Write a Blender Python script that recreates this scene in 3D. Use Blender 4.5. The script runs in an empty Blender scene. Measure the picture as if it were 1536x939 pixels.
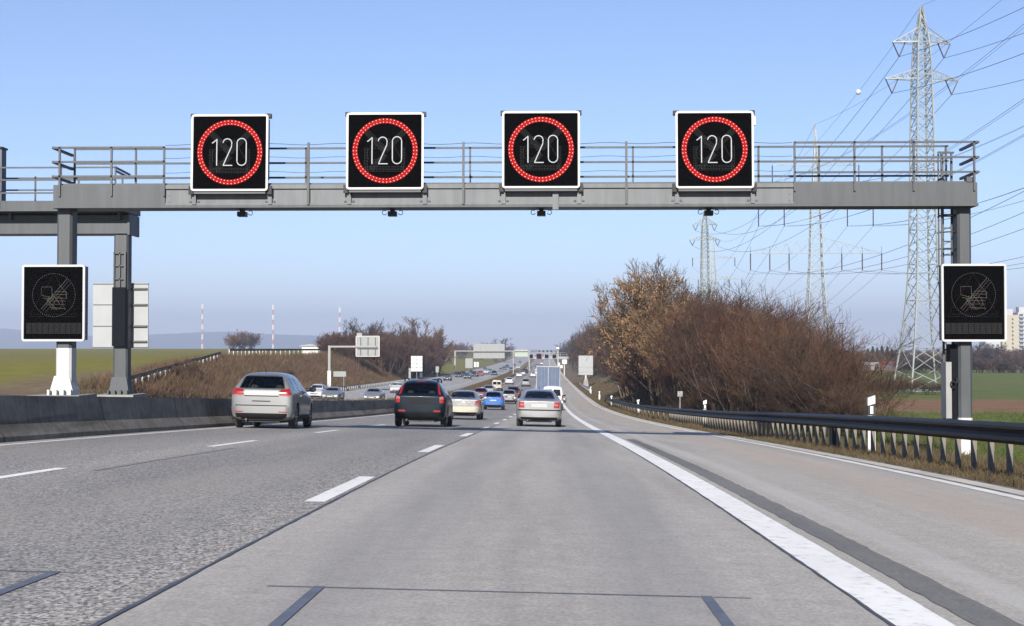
import bpy, bmesh, math, random
import numpy as np
from mathutils import Vector, Matrix
from mathutils.bvhtree import BVHTree

PI = math.pi
SC = bpy.context.scene
COL = SC.collection
rnd = random.Random(7)

# ------------------------------------------------------------------ camera model
CAMZ = 1.06
FPX = 1536 * 50 / 36.0
YAW = math.atan(52 / FPX)
PIT = math.atan((523 - 469.5) / FPX)
_f = Vector((-math.sin(YAW) * math.cos(PIT), math.cos(YAW) * math.cos(PIT), math.sin(PIT)))
_r = Vector((math.cos(YAW), math.sin(YAW), 0))
_u = _r.cross(_f)

def at(px, py, Y):
    """world point that lies Y metres down the road in the direction measured from the photograph"""
    d = _f * FPX + _r * (px - 768) + _u * (469.5 - py)
    d = d * (Y / d.y)
    return Vector((d.x, Y, d.z + CAMZ))

def X_at(px, Y): return at(px, 523, Y).x

cam_d = bpy.data.cameras.new('camera')
cam = bpy.data.objects.new('camera', cam_d); COL.objects.link(cam)
cam.location = (0, 0, CAMZ); cam.rotation_euler = (PI / 2 + PIT, 0, YAW)
cam_d.lens = 50; cam_d.sensor_width = 36; cam_d.clip_start = 0.1; cam_d.clip_end = 40000
SC.camera = cam

# ------------------------------------------------------------------ height profile of road and land
PY = np.array([-400, -60, 0, 6.3, 16.3, 26.7, 39.6, 55, 77, 100, 125, 150, 200, 250, 310, 400, 570, 800, 1200, 2000, 3000, 9000.])
PD = np.array([-2, 0.2, 1.06, 1.23, 1.51, 1.88, 2.38, 3.0, 3.80, 4.56, 5.26, 5.85, 6.55, 7.0, 7.5, 8.1, 8.9, 9.2, 8.8, 7.5, 7.5, 8.0])
_fine = np.linspace(-400, 9000, 9401)
_pd = np.interp(_fine, PY, PD)
for _ in range(3):
    k = 9
    pad = np.concatenate([np.full(k // 2, _pd[0]), _pd, np.full(k // 2, _pd[-1])])
    _pd = np.convolve(pad, np.ones(k) / k, 'valid')
_pd += np.where((_fine < 40), 0, 0)

road_ys = np.unique(np.concatenate([[-400., -200], np.linspace(-58, 0, 30), np.linspace(0, 200, 201), np.linspace(200, 700, 126), np.linspace(700, 3000, 116), [9000.]]))
_rd = np.interp(road_ys, _fine, _pd)
def road_z(X, Y):
    return CAMZ - np.interp(Y, road_ys, _rd) - 0.021 * np.asarray(X, float)

def py_of(x, y, z):
    d = Vector((x, y, z - CAMZ)); return 469.5 - FPX * d.dot(_u) / d.dot(_f)

def sstep(a, b, x):
    t = np.clip((np.asarray(x, float) - a) / (b - a), 0, 1)
    return t * t * (3 - 2 * t)

XR, XL = 5.65, -28.4          # outer edges of the two carriageways
def land_z(X, Y):
    X = np.asarray(X, float); Y = np.asarray(Y, float)
    base = road_z(np.clip(X, XL, XR), Y) - 0.10
    # right hand fields
    rz = CAMZ - np.interp(Y, [-100, 0, 30, 60, 129, 250, 600, 1500, 3000, 9000], [0.8, 2.0, 2.65, 3.2, 3.95, 5.0, 6.2, 7.0, 7.0, 7.0])
    rz = rz + 0.25 * np.sin(X * 0.05 + Y * 0.013) * sstep(20, 60, X)
    zr = base + (rz - base) * sstep(7.3, 15, X)
    # left hand fields and the cutting
    fd = np.interp(Y, [-100, 0, 60, 100, 200, 300, 600, 1500, 4000, 9000], [0.8, 1.9, 2.8, 3.0, 2.2, 1.4, 0.3, 0.05, 3, 6])
    bump = sstep(95, 190, Y) * (1 - sstep(330, 400, Y)) * (1 - sstep(48, 90, -X))
    fd = fd + (1.05 - fd) * bump
    lz = CAMZ - fd
    w = np.interp(Y, [85, 100, 122, 150, 190, 320, 420], [1.2, 1.5, 4.5, 10, 13, 12, 60])
    t = np.clip((XL - 0.6 - X) / w, 0, 1); t = t * t * (3 - 2 * t)
    zl = base + (lz - base) * t
    return np.where(X > XR, zr, np.where(X < XL, zl, base))

# ------------------------------------------------------------------ materials
MATS = {}
class NT:
    def __init__(s, name):
        s.m = bpy.data.materials.new(name); s.m.use_nodes = True
        s.t = s.m.node_tree; s.n = s.t.nodes; s.l = s.t.links
        s.b = s.n['Principled BSDF']; s.out = s.n['Material Output']
        s._co = None
    def co(s):
        if s._co is None: s._co = s.n.new('ShaderNodeTexCoord')
        return s._co.outputs['Object']
    def map(s, scale=(1, 1, 1), src=None):
        m = s.n.new('ShaderNodeMapping'); m.inputs['Scale'].default_value = scale
        s.l.new(src or s.co(), m.inputs[0]); return m.outputs[0]
    def noise(s, scale, detail=3, rough=.55, vec=None, dist=0):
        n = s.n.new('ShaderNodeTexNoise'); n.inputs['Scale'].default_value = scale
        n.inputs['Detail'].default_value = detail; n.inputs['Roughness'].default_value = rough
        n.inputs['Distortion'].default_value = dist
        s.l.new(vec or s.co(), n.inputs['Vector']); return n.outputs['Fac']
    def voro(s, scale, vec=None, out='Color'):
        n = s.n.new('ShaderNodeTexVoronoi'); n.inputs['Scale'].default_value = scale
        s.l.new(vec or s.co(), n.inputs['Vector']); return n.outputs[out]
    def ramp(s, fac, stops):
        r = s.n.new('ShaderNodeValToRGB'); e = r.color_ramp.elements
        while len(e) < len(stops): e.new(.5)
        for i, (p, c) in enumerate(stops):
            e[i].position = p
            if isinstance(c, (int, float)): c = (c, c, c)
            e[i].color = (*c, 1)
        s.l.new(fac, r.inputs[0]); return r.outputs[0]
    def mix(s, fac, a, b, mode='MIX'):
        m = s.n.new('ShaderNodeMix'); m.data_type = 'RGBA'; m.blend_type = mode
        for sock, v in ((m.inputs[0], fac), (m.inputs[6], a), (m.inputs[7], b)):
            if hasattr(v, 'is_linked') or hasattr(v, 'links'): s.l.new(v, sock)
            elif isinstance(v, (int, float)): sock.default_value = v
            else: sock.default_value = (*v, 1)
        return m.outputs[2]
    def math(s, op, a, b=None):
        m = s.n.new('ShaderNodeMath'); m.operation = op
        for i, v in enumerate((a, b)):
            if v is None: continue
            if isinstance(v, (int, float)): m.inputs[i].default_value = v
            else: s.l.new(v, m.inputs[i])
        return m.outputs[0]
    def xyz(s, src=None):
        n = s.n.new('ShaderNodeSeparateXYZ'); s.l.new(src or s.co(), n.inputs[0]); return n.outputs
    def range(s, v, a, b):
        m = s.n.new('ShaderNodeMapRange'); m.interpolation_type = 'SMOOTHSTEP'
        m.inputs[1].default_value = a; m.inputs[2].default_value = b
        s.l.new(v, m.inputs[0]); return m.outputs[0]
    def set(s, col=None, rough=None, metal=None, spec=None):
        for k, v in (('Base Color', col), ('Roughness', rough), ('Metallic', metal), ('Specular IOR Level', spec)):
            if v is None: continue
            i = s.b.inputs[k]
            if hasattr(v, 'links'): s.l.new(v, i)
            elif isinstance(v, (int, float)): i.default_value = v
            else: i.default_value = (*v, 1)
        return s
    def bump(s, h, strength=.3, dist=.02):
        b = s.n.new('ShaderNodeBump'); b.inputs['Strength'].default_value = strength
        b.inputs['Distance'].default_value = dist
        s.l.new(h, b.inputs['Height']); s.l.new(b.outputs[0], s.b.inputs['Normal'])

def mat(name, col, rough=.6, metal=0, var=.12, scale=3, spec=.5, coat=0, emit=0, bump=0):
    """plain surface broken up by two scales of noise (wear, dirt, tone)"""
    if name in MATS: return MATS[name]
    t = NT(name)
    c = np.array(col)
    if var > 0:
        n1 = t.noise(scale, 4); n2 = t.noise(scale * 9, 3)
        a = t.ramp(n1, [(.3, tuple(c * (1 - var))), (.7, tuple(np.minimum(c * (1 + var), 1)))])
        b = t.ramp(n2, [(.3, 1 - var * .6), (.7, 1.0)])
        t.set(t.mix(1.0, a, b, 'MULTIPLY'), rough, metal, spec)
    else: t.set(tuple(col), rough, metal, spec)
    if coat: t.b.inputs['Coat Weight'].default_value = coat; t.b.inputs['Coat Roughness'].default_value = .05
    if emit:
        t.b.inputs['Emission Color'].default_value = (*col, 1); t.b.inputs['Emission Strength'].default_value = emit
    if bump: t.bump(t.noise(scale * 6, 4), bump)
    MATS[name] = t.m
    return t.m

# ------------------------------------------------------------------ mesh building
class MB:
    def __init__(s): s.v = []; s.f = []; s.mi = []
    def add(s, verts, faces, mi=0):
        o = len(s.v); s.v.extend([tuple(p) for p in verts])
        s.f.extend([tuple(i + o for i in q) for q in faces]); s.mi.extend([mi] * len(faces))
        return s
    def box(s, x0, x1, y0, y1, z0, z1, mi=0):
        v = [(x0, y0, z0), (x1, y0, z0), (x1, y1, z0), (x0, y1, z0), (x0, y0, z1), (x1, y0, z1), (x1, y1, z1), (x0, y1, z1)]
        return s.add(v, [(0, 3, 2, 1), (4, 5, 6, 7), (0, 1, 5, 4), (1, 2, 6, 5), (2, 3, 7, 6), (3, 0, 4, 7)], mi)
    def bar(s, p0, p1, w, h=None, mi=0, up=(0, 0, 1)):
        h = h or w; p0 = Vector(p0); p1 = Vector(p1); d = (p1 - p0).normalized()
        u = Vector(up)
        if abs(d.dot(u)) > .98: u = Vector((1, 0, 0))
        a = d.cross(u).normalized() * (w / 2); b = a.cross(d).normalized() * (h / 2)
        v = [p + q for p in (p0, p1) for q in (-a - b, a - b, a + b, -a + b)]
        return s.add(v, [(3, 2, 1, 0), (4, 5, 6, 7), (0, 1, 5, 4), (1, 2, 6, 5), (2, 3, 7, 6), (3, 0, 4, 7)], mi)
    def tube(s, p0, p1, r0, r1=None, n=8, mi=0, cap=True):
        r1 = r0 if r1 is None else r1; p0 = Vector(p0); p1 = Vector(p1); d = (p1 - p0).normalized()
        u = Vector((0, 0, 1)) if abs(d.z) < .98 else Vector((1, 0, 0))
        a = d.cross(u).normalized(); b = a.cross(d).normalized()
        v = []
        for p, r in ((p0, r0), (p1, r1)):
            for i in range(n):
                t = 2 * PI * i / n; v.append(p + a * (r * math.cos(t)) + b * (r * math.sin(t)))
        f = [(i, (i + 1) % n, n + (i + 1) % n, n + i) for i in range(n)]
        if cap: f += [tuple(range(n - 1, -1, -1)), tuple(range(n, 2 * n))]
        return s.add(v, f, mi)
    def path(s, pts, r, n=6, closed=False, mi=0):
        P = [Vector(p) for p in pts]; m = len(P); v = []
        for i, p in enumerate(P):
            if closed: d = P[(i + 1) % m] - P[i - 1]
            else: d = P[min(i + 1, m - 1)] - P[max(i - 1, 0)]
            d.normalize(); u = Vector((0, 0, 1)) if abs(d.z) < .95 else Vector((0, 1, 0))
            a = d.cross(u).normalized(); b = a.cross(d).normalized()
            for k in range(n):
                t = 2 * PI * k / n; v.append(p + a * (r * math.cos(t)) + b * (r * math.sin(t)))
        f = []
        for i in range(m if closed else m - 1):
            j = (i + 1) % m
            f += [(i * n + k, i * n + (k + 1) % n, j * n + (k + 1) % n, j * n + k) for k in range(n)]
        if not closed: f += [tuple(range(n - 1, -1, -1)), tuple(range((m - 1) * n, m * n))]
        return s.add(v, f, mi)
    def sweep(s, profile, frames, closed=True, mi=0, caps=True):
        """profile: list of (side, up); frames: list of (origin, side_vec, up_vec)"""
        n = len(profile); v = []
        for o, a, b in frames:
            o = Vector(o); a = Vector(a); b = Vector(b)
            v += [o + a * p + b * q for p, q in profile]
        f = []
        for i in range(len(frames) - 1):
            for k in range(n if closed else n - 1):
                k2 = (k + 1) % n
                f.append((i * n + k, i * n + k2, (i + 1) * n + k2, (i + 1) * n + k))
        if closed and caps:
            f += [tuple(range(n - 1, -1, -1)), tuple(range((len(frames) - 1) * n, len(frames) * n))]
        return s.add(v, f, mi)
    def ball(s, c, r, n=10, m=6, sc=(1, 1, 1), mi=0):
        c = Vector(c); v = [c + Vector((0, 0, -r * sc[2]))]
        for j in range(1, m):
            ph = -PI / 2 + PI * j / m
            for i in range(n):
                t = 2 * PI * i / n
                v.append(c + Vector((r * math.cos(ph) * math.cos(t) * sc[0], r * math.cos(ph) * math.sin(t) * sc[1], r * math.sin(ph) * sc[2])))
        v.append(c + Vector((0, 0, r * sc[2]))); top = len(v) - 1
        f = [(0, 1 + (i + 1) % n, 1 + i) for i in range(n)]
        for j in range(m - 2):
            a = 1 + j * n; b = a + n
            f += [(a + i, a + (i + 1) % n, b + (i + 1) % n, b + i) for i in range(n)]
        a = 1 + (m - 2) * n
        f += [(a + i, a + (i + 1) % n, top) for i in range(n)]
        return s.add(v, f, mi)
    def mesh(s, name, mats, smooth=False, angle=None):
        me = bpy.data.meshes.new(name); me.from_pydata(s.v, [], s.f)
        for m in (mats if isinstance(mats, (list, tuple)) else [mats]): me.materials.append(m)
        if any(s.mi): me.polygons.foreach_set('material_index', s.mi)
        bm = bmesh.new(); bm.from_mesh(me); bmesh.ops.recalc_face_normals(bm, faces=bm.faces); bm.to_mesh(me); bm.free()
        if smooth:
            me.polygons.foreach_set('use_smooth', [True] * len(me.polygons))
            me.set_sharp_from_angle(angle=angle or math.radians(40))
        return me
    def build(s, name, mats, parent=None, smooth=False, loc=None, angle=None):
        return link(name, s.mesh(name, mats, smooth, angle), parent, loc)

def link(name, me, parent=None, loc=None):
    o = bpy.data.objects.new(name, me); COL.objects.link(o)
    if parent: o.parent = parent
    if loc is not None: o.location = loc
    return o

def raw_mesh(name, V, F, mats, smooth=False):
    me = bpy.data.meshes.new(name)
    V = np.asarray(V, np.float32); F = np.asarray(F, np.int32); k = F.shape[1]
    me.vertices.add(len(V)); me.vertices.foreach_set('co', V.ravel())
    me.loops.add(F.size); me.loops.foreach_set('vertex_index', F.ravel())
    me.polygons.add(len(F)); me.polygons.foreach_set('loop_start', np.arange(0, F.size, k, dtype=np.int32))
    me.update(calc_edges=True); me.validate()
    for m in (mats if isinstance(mats, (list, tuple)) else [mats]): me.materials.append(m)
    if smooth: me.polygons.foreach_set('use_smooth', np.ones(len(F), bool))
    return me

def tag(o, label, cat, group=None, kind=None):
    o['label'] = label; o['category'] = cat
    if group: o['group'] = group
    if kind: o['kind'] = kind
    return o

def thing(name, label, cat, loc=(0, 0, 0), rz=0, group=None):
    o = bpy.data.objects.new(name, None); COL.objects.link(o)
    o.empty_display_size = .3; o.location = loc; o.rotation_euler = (0, 0, rz)
    return tag(o, label, cat, group)

def copy_tree(o, parent=None):
    c = o.copy(); COL.objects.link(c)
    if parent: c.parent = parent
    for ch in list(o.children): copy_tree(ch, c)
    return c

def struct(o): o['kind'] = 'structure'; return o

# ------------------------------------------------------------------ world and sun
SUN_DIR = Vector((0.085, 1.0, -0.455)).normalized()       # direction in which the light travels
EL = math.asin(-SUN_DIR.z); ROT = math.atan2(-SUN_DIR.x, -SUN_DIR.y)
W = bpy.data.worlds.new('World'); SC.world = W; W.use_nodes = True
wn = W.node_tree.nodes; wl = W.node_tree.links
sky = wn.new('ShaderNodeTexSky'); sky.sky_type = 'NISHITA'; sky.sun_disc = False
sky.sun_elevation = EL; sky.sun_rotation = ROT; sky.altitude = 1500
sky.air_density = 1.0; sky.dust_density = 0.15; sky.ozone_density = 2.2
tint = wn.new('ShaderNodeMix'); tint.data_type = 'RGBA'; tint.blend_type = 'MULTIPLY'; tint.inputs[0].default_value = 1; tint.inputs[7].default_value = (1.05, 1.065, 1.24, 1)
wl.new(sky.outputs[0], tint.inputs[6]); wl.new(tint.outputs[2], wn['Background'].inputs[0]); wn['Background'].inputs[1].default_value = 0.06
sd = bpy.data.lights.new('sun', 'SUN'); sd.energy = 5.0; sd.angle = math.radians(.5); sd.color = (1, .94, .855)
so = bpy.data.objects.new('sun', sd); COL.objects.link(so); so.rotation_euler = SUN_DIR.to_track_quat('-Z', 'Y').to_euler()
so.location = (-20, -200, 80)
SC.view_settings.view_transform = 'Standard'; SC.view_settings.look = 'None'
SC.view_settings.gamma = 1; SC.view_settings.use_curve_mapping = False
SC.view_settings.exposure = 1.05
SC.render.engine = 'CYCLES'
SC.render.resolution_x = 1024; SC.render.resolution_y = 626

def steel(name, col, streak=.22, rust=.5):
    """painted steel with rain streaks, faded patches and a few rust blooms"""
    t = NT(name); c = np.array(col)
    n = t.noise(.9, 5, .6); st = t.noise(5, 5, .65, t.map((1.2, 1.2, .10))); sp = t.noise(3.2, 6, .75)
    a = t.ramp(n, [(.3, tuple(c * .86)), (.7, tuple(c * 1.12))])
    a = t.mix(1.0, a, t.ramp(st, [(.32, 1 - streak), (.62, 1.04)]), 'MULTIPLY')
    a = t.mix(t.math('MULTIPLY', t.range(sp, .66, .74), rust), a, (.075, .038, .02))
    t.set(a, t.ramp(n, [(.3, .45), (.7, .65)]), .1, .35); MATS[name] = t.m; return t.m
# ------------------------------------------------------------------ shared materials
galv = mat('galvanised_steel', (.20, .20, .195), .6, .15, .10, 2)
grey_paint = steel('grey_painted_steel', (.051, .056, .061))
dark_steel = mat('weathered_dark_steel', (.05, .053, .057), .6, .2, .15, 2)
white_paint = mat('white_paint', (.45, .45, .435), .5, 0, .07, 2)
concrete = mat('concrete', (.20, .195, .18), .85, 0, .15, 1.5, bump=.15)
black = mat('black_plastic', (.012, .012, .013), .45, 0, 0, spec=.15)
rubber = mat('tyre_rubber', (.018, .018, .019), .8, 0, .1, 20)
rim_m = mat('alloy_rim', (.45, .46, .48), .3, .9, 0)
glass = mat('car_glass', (.004, .005, .006), .06, 0, 0, spec=.22)
red_lens = mat('red_lens', (.20, .007, .007), .25, 0, .1, 30, coat=.15)
pink_lens = mat('clear_lens', (.26, .09, .08), .15, 0, .1, 30, coat=.6)
head_lens = mat('headlamp_lens', (.75, .77, .8), .08, .4, 0)
plate_m = mat('number_plate', (.30, .30, .295), .5, 0, .04, 20, spec=.2)
def clear_glass():
    t = NT('tinted_window_glass'); n = t.n; l = t.l
    tr = n.new('ShaderNodeBsdfTransparent'); tr.inputs[0].default_value = (.66, .70, .70, 1)
    gl = n.new('ShaderNodeBsdfGlossy'); gl.inputs['Roughness'].default_value = .03; gl.inputs[0].default_value = (.9, .95, 1, 1)
    fr = n.new('ShaderNodeFresnel'); fr.inputs[0].default_value = 1.38
    mx = n.new('ShaderNodeMixShader'); l.new(fr.outputs[0], mx.inputs[0]); l.new(tr.outputs[0], mx.inputs[1]); l.new(gl.outputs[0], mx.inputs[2])
    l.new(mx.outputs[0], t.out.inputs['Surface']); n.remove(t.b); return t.m
window_glass = clear_glass()
chrome = mat('chrome', (.7, .7, .7), .15, 1, 0)
HAZE = 0.00025
# ================================================================== GROUND
def grid_mesh(name, xs, ys, zf, mats):
    Xg, Yg = np.meshgrid(xs, ys)
    Z = zf(Xg, Yg)
    V = np.stack([Xg, Yg, Z], -1).reshape(-1, 3)
    nx, ny = len(xs), len(ys)
    i = (np.arange(ny - 1)[:, None] * nx + np.arange(nx - 1)[None]).ravel()
    F = np.stack([i, i + 1, i + 1 + nx, i + nx], -1)
    return raw_mesh(name, V, F, mats, True)

def ground_material():
    t = NT('field_and_verge_soil')
    x, y, z = t.xyz()
    n_big = t.noise(.03, 4); n_mid = t.noise(.35, 5, .6); n_fine = t.noise(6, 5, .65)
    grass = t.ramp(n_mid, [(.3, (.070, .098, .022)), (.5, (.098, .124, .030)), (.72, (.15, .145, .05))])
    left = t.ramp(n_mid, [(.3, (.125, .125, .013)), (.55, (.165, .150, .018)), (.75, (.22, .17, .035))])
    dry = t.ramp(t.noise(.8, 5, .65), [(.3, (.085, .058, .035)), (.5, (.15, .105, .06)), (.72, (.22, .17, .09))])
    soil = t.ramp(n_mid, [(.3, (.15, .085, .045)), (.7, (.22, .135, .075))])
    c = t.mix(t.range(x, -20, 0), left, grass)
    wob = t.math('MULTIPLY', t.math('SUBTRACT', n_big, .5), 30)
    yy = t.math('ADD', y, wob)
    # ploughed strip in the right hand field
    sR = t.math('MULTIPLY', t.math('MULTIPLY', t.range(yy, 70, 78), t.math('SUBTRACT', 1, t.range(yy, 96, 110))), t.range(x, 14, 20))
    c = t.mix(sR, c, soil)
    # reed strip in front of the far gardens
    sF = t.math('MULTIPLY', t.range(yy, 330, 380), t.range(x, 40, 70)); c = t.mix(t.math('MULTIPLY', sF, .6), c, dry)
    # bands on the left field
    sL = t.math('MULTIPLY', t.range(t.noise(1, 3, .5, t.map((.01, .05, 1))), .54, .62), t.range(x, -40, -60))
    c = t.mix(t.math('MULTIPLY', sL, .55), c, dry)
    # dry verge and cutting next to the carriageways
    xl = t.math('ADD', x, t.math('MULTIPLY', t.math('SUBTRACT', n_big, .5), 14))
    m = t.math('MULTIPLY', t.range(xl, -47, -38), t.math('SUBTRACT', 1, t.range(xl, 11, 15)))
    far = t.math('SUBTRACT', 1, t.math('MULTIPLY', t.range(y, 395, 430), t.math('SUBTRACT', 1, t.range(x, -33, -29))))
    c = t.mix(t.math('MULTIPLY', m, far), c, dry)
    c = t.mix(1.0, c, t.ramp(n_fine, [(.25, .6), (.7, 1.15)]), 'MULTIPLY')
    t.set(c, .95, 0, .15); t.bump(n_fine, .6, .08)
    return t.m

xs = np.unique(np.concatenate([np.linspace(-6000, -400, 15), np.linspace(-400, -100, 21), np.linspace(-100, -28.4, 46), [-28.4, -13, -9.4, 5.65],
      np.linspace(-28, 5.6, 12), np.linspace(5.7, 24, 36), np.linspace(24, 100, 25), np.linspace(100, 500, 17), np.linspace(500, 6000, 12)]))
ys = np.unique(np.concatenate([np.linspace(-60, 20, 21), np.linspace(20, 450, 144), np.linspace(450, 1000, 56), np.linspace(1000, 3000, 41), np.linspace(3000, 9000, 13)]))
struct(link('ground', grid_mesh('ground', xs, ys, land_z, ground_material())))

# ================================================================== ROAD SURFACES
def asphalt_coarse():
    t = NT('coarse_worn_asphalt')
    v = t.map((1, .6, 1))
    cells = t.voro(60, v); g = t.xyz(cells)[0]
    n = t.noise(55, 3, .7, v)
    sp = t.ramp(t.math('ADD', t.math('MULTIPLY', g, .55), t.math('MULTIPLY', n, .45)), [(.22, (.065, .064, .068)), (.45, (.215, .204, .193)), (.66, (.345, .324, .298)), (.85, (.54, .505, .46))])
    n2 = t.noise(.5, 4, .6, t.map((1, .12, 1)))
    big = t.ramp(n2, [(.3, .80), (.7, 1.08)])
    c = t.mix(1.0, sp, big, 'MULTIPLY')
    x = t.xyz()[0]
    # darker wheel paths and oil line in each lane, paler lane edges
    lane = t.math('ABSOLUTE', t.math('SUBTRACT', t.math('FRACT', t.math('DIVIDE', t.math('ADD', x, 9.52), 3.77)), .5))
    c = t.mix(t.math('MULTIPLY', t.math('SUBTRACT', 1, t.range(lane, .30, .46)), .28), c, (.115, .116, .123))
    c = t.mix(t.math('MULTIPLY', t.range(t.noise(.22, 4, .6, t.map((1, .1, 1))), .52, .7), .3), c, (.36, .33, .28))
    t.set(c, .85, 0, .25); t.bump(g, .5, .01)
    return t.m

def asphalt_smooth(name, cols, tint=None, seed=0):
    t = NT(name)
    st = t.noise(1.1, 5, .62, t.map((1.6, .10, 1)))
    c = t.ramp(st, [(.28, cols[0]), (.5, cols[1]), (.74, cols[2])])
    fine = t.noise(46, 4, .75, t.map((1, .5, 1)))
    c = t.mix(1.0, c, t.ramp(fine, [(.28, .66), (.5, .98), (.72, 1.22)]), 'MULTIPLY')
    med = t.noise(5, 4, .65)
    c = t.mix(1.0, c, t.ramp(med, [(.3, .90), (.7, 1.06)]), 'MULTIPLY')
    x = t.xyz()[0]
    if tint:
        for x0, x1, col, amt in tint:
            mid = (x0 + x1) / 2; hw = (x1 - x0) / 2
            d = t.math('DIVIDE', t.math('ABSOLUTE', t.math('SUBTRACT', x, mid)), hw)
            k = t.math('MULTIPLY', t.math('SUBTRACT', 1, t.range(d, .35, 1.0)), t.ramp(t.noise(.7, 5, .65, t.map((2, .25, 1))), [(.25, .25), (.7, 1)]))
            c = t.mix(t.math('MULTIPLY', k, amt), c, col)
    spot = t.noise(1.7, 5, .7, t.map((1, .6, 1))); c = t.mix(t.math('MULTIPLY', t.range(spot, .64, .72), .2), c, (.13, .128, .122))
    t.set(c, .85, 0, .25); t.bump(fine, .25, .006)
    return t.m

m_coarse = asphalt_coarse()
m_smooth = asphalt_smooth('smooth_grey_asphalt', [(.262, .247, .228), (.318, .299, .275), (.357, .336, .309)],
                          [(-1.55, -.55, (.19, .19, .19), .45), (.15, 1.15, (.19, .19, .19), .5)])
m_should = asphalt_smooth('pale_shoulder_asphalt', [(.275, .257, .232), (.322, .302, .273), (.362, .34, .306)],
                          [(3.2, 4.9, (.36, .29, .235), .55), (2.3, 2.7, (.42, .41, .39), .5)])
m_oppos = asphalt_smooth('pale_opposite_asphalt', [(.24, .235, .225), (.29, .283, .27), (.34, .33, .315)])
m_gutter = mat('pale_concrete_gutter', (.42, .39, .34), .9, 0, .18, 2)

def strip(name, x0, x1, m, y0=-58, y1=3000, dz=0, nx=2, thick=0):
    yy = np.unique(np.concatenate([[y0, y1], road_ys[(road_ys > y0) & (road_ys < y1)]]))
    return grid_mesh(name, np.linspace(x0, x1, nx), yy, lambda X, Y: road_z(X, Y) + dz, m)
struct(link('carriageway', strip('carriageway', -9.2, -1.93, m_coarse, nx=6)))
struct(link('slow_lane', strip('slow_lane', -1.93, 1.60, m_smooth, nx=4)))
struct(link('hard_shoulder', strip('hard_shoulder', 1.60, 5.22, m_should, nx=4)))
struct(link('road_gutter', strip('road_gutter', 5.22, 5.62, m_gutter, nx=2)))
struct(link('opposite_carriageway', strip('opposite_carriageway', XL, -13.0, m_oppos, nx=8)))

def marks(name, items, m, dz=.004, jit=0):
    V = []; F = []
    for x0, x1, y0, y1 in items:
        yy = np.unique(np.concatenate([[y0, y1], road_ys[(road_ys > y0) & (road_ys < y1)]] + ([np.arange(max(y0, 3), min(y1, 60), .2)] if jit else [])).round(3)); yy = yy[np.concatenate([[True], np.diff(yy) > .011])]; n = len(yy)
        o = len(V)
        for y in yy:
            for x in (x0, x1):
                xj = x + (rnd.uniform(-1, 1) * jit if y < 70 else 0); V.append((xj, y, float(road_z(xj, y)) + dz))
        F += [(o + 2 * i, o + 2 * i + 1, o + 2 * i + 3, o + 2 * i + 2) for i in range(n - 1)]
    return struct(link(name, raw_mesh(name, V, F, m)))

def paint_material():
    t = NT('worn_road_paint')
    n = t.noise(9, 5, .7); n2 = t.noise(1.2, 4, .6, t.map((1, .2, 1)))
    c = t.ramp(n, [(.30, (.36, .355, .34)), (.44, (.68, .67, .645)), (.8, (.78, .77, .75))])
    c = t.mix(1.0, c, t.ramp(n2, [(.3, .86), (.6, 1.0)]), 'MULTIPLY')
    t.set(c, .7, 0, .3); return t.m
m_paint = paint_material()
m_thin = mat('faded_road_paint', (.60, .585, .55), .75, 0, .2, 4)
m_seal = mat('bitumen_sealant', (.088, .096, .118), .5, 0, .25, 8)
m_patch = asphalt_smooth('dark_patched_asphalt', [(.10, .10, .10), (.135, .133, .13), (.18, .175, .168)])
m_joint = mat('bitumen_joint', (.060, .066, .084), .6, 0, .3, 5)

items = []
for k in range(0, 62):
    y = 12.7 + 11.2 * k
    items.append((-2.17, -1.985, y, y + 3.8))
    items.append((-5.83, -5.68, y + .3, y + 4.1))
    items.append((-20.4, -20.25, y + 2, y + 5.8)); items.append((-24.1, -23.95, y + 2, y + 5.8))
marks('lane_dashes', items, m_paint)
marks('shoulder_line', [(1.602, 1.89, -40, 2500)], m_paint, .004, .004)
marks('edge_line', [(4.98, 5.14, -40, 2500), (-8.88, -8.73, -40, 2500), (-13.9, -13.75, 30, 2500), (-27.0, -26.8, 30, 1500), (-16.75, -16.6, 30, 2500)], m_thin)
marks('patched_strip', [(1.99, 2.22, -20, 36)], m_patch, .004, .012)
marks('road_joint', [(-1.945, -1.918, -40, 60), (1.578, 1.597, -40, 30), (5.2, 5.23, -40, 50), (5.55, 5.58, -40, 40)], m_joint, .006, .006)
cz = [(-1.21, -1.152, 3.0, 7.40), (.793, .851, 3.0, 7.40), (-1.45, -1.217, 7.362, 7.382), (-1.146, .788, 7.362, 7.382), (.859, 1.05, 7.362, 7.378),
      (-2.705, -2.64, 3.0, 7.72), (-4.55, -4.48, 3.0, 7.72), (-4.478, -2.707, 7.68, 7.70), (-2.638, -2.5, 7.68, 7.695)]
marks('loop_sealant', cz, m_seal, .005)
# darker longitudinal patch on the coarse lane
marks('repair_seam', [(-5.32, -5.22, 16.5, 24)], mat('faint_repair_seam', (.21, .202, .193), .8, 0, .3, 6), .005)

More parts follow.
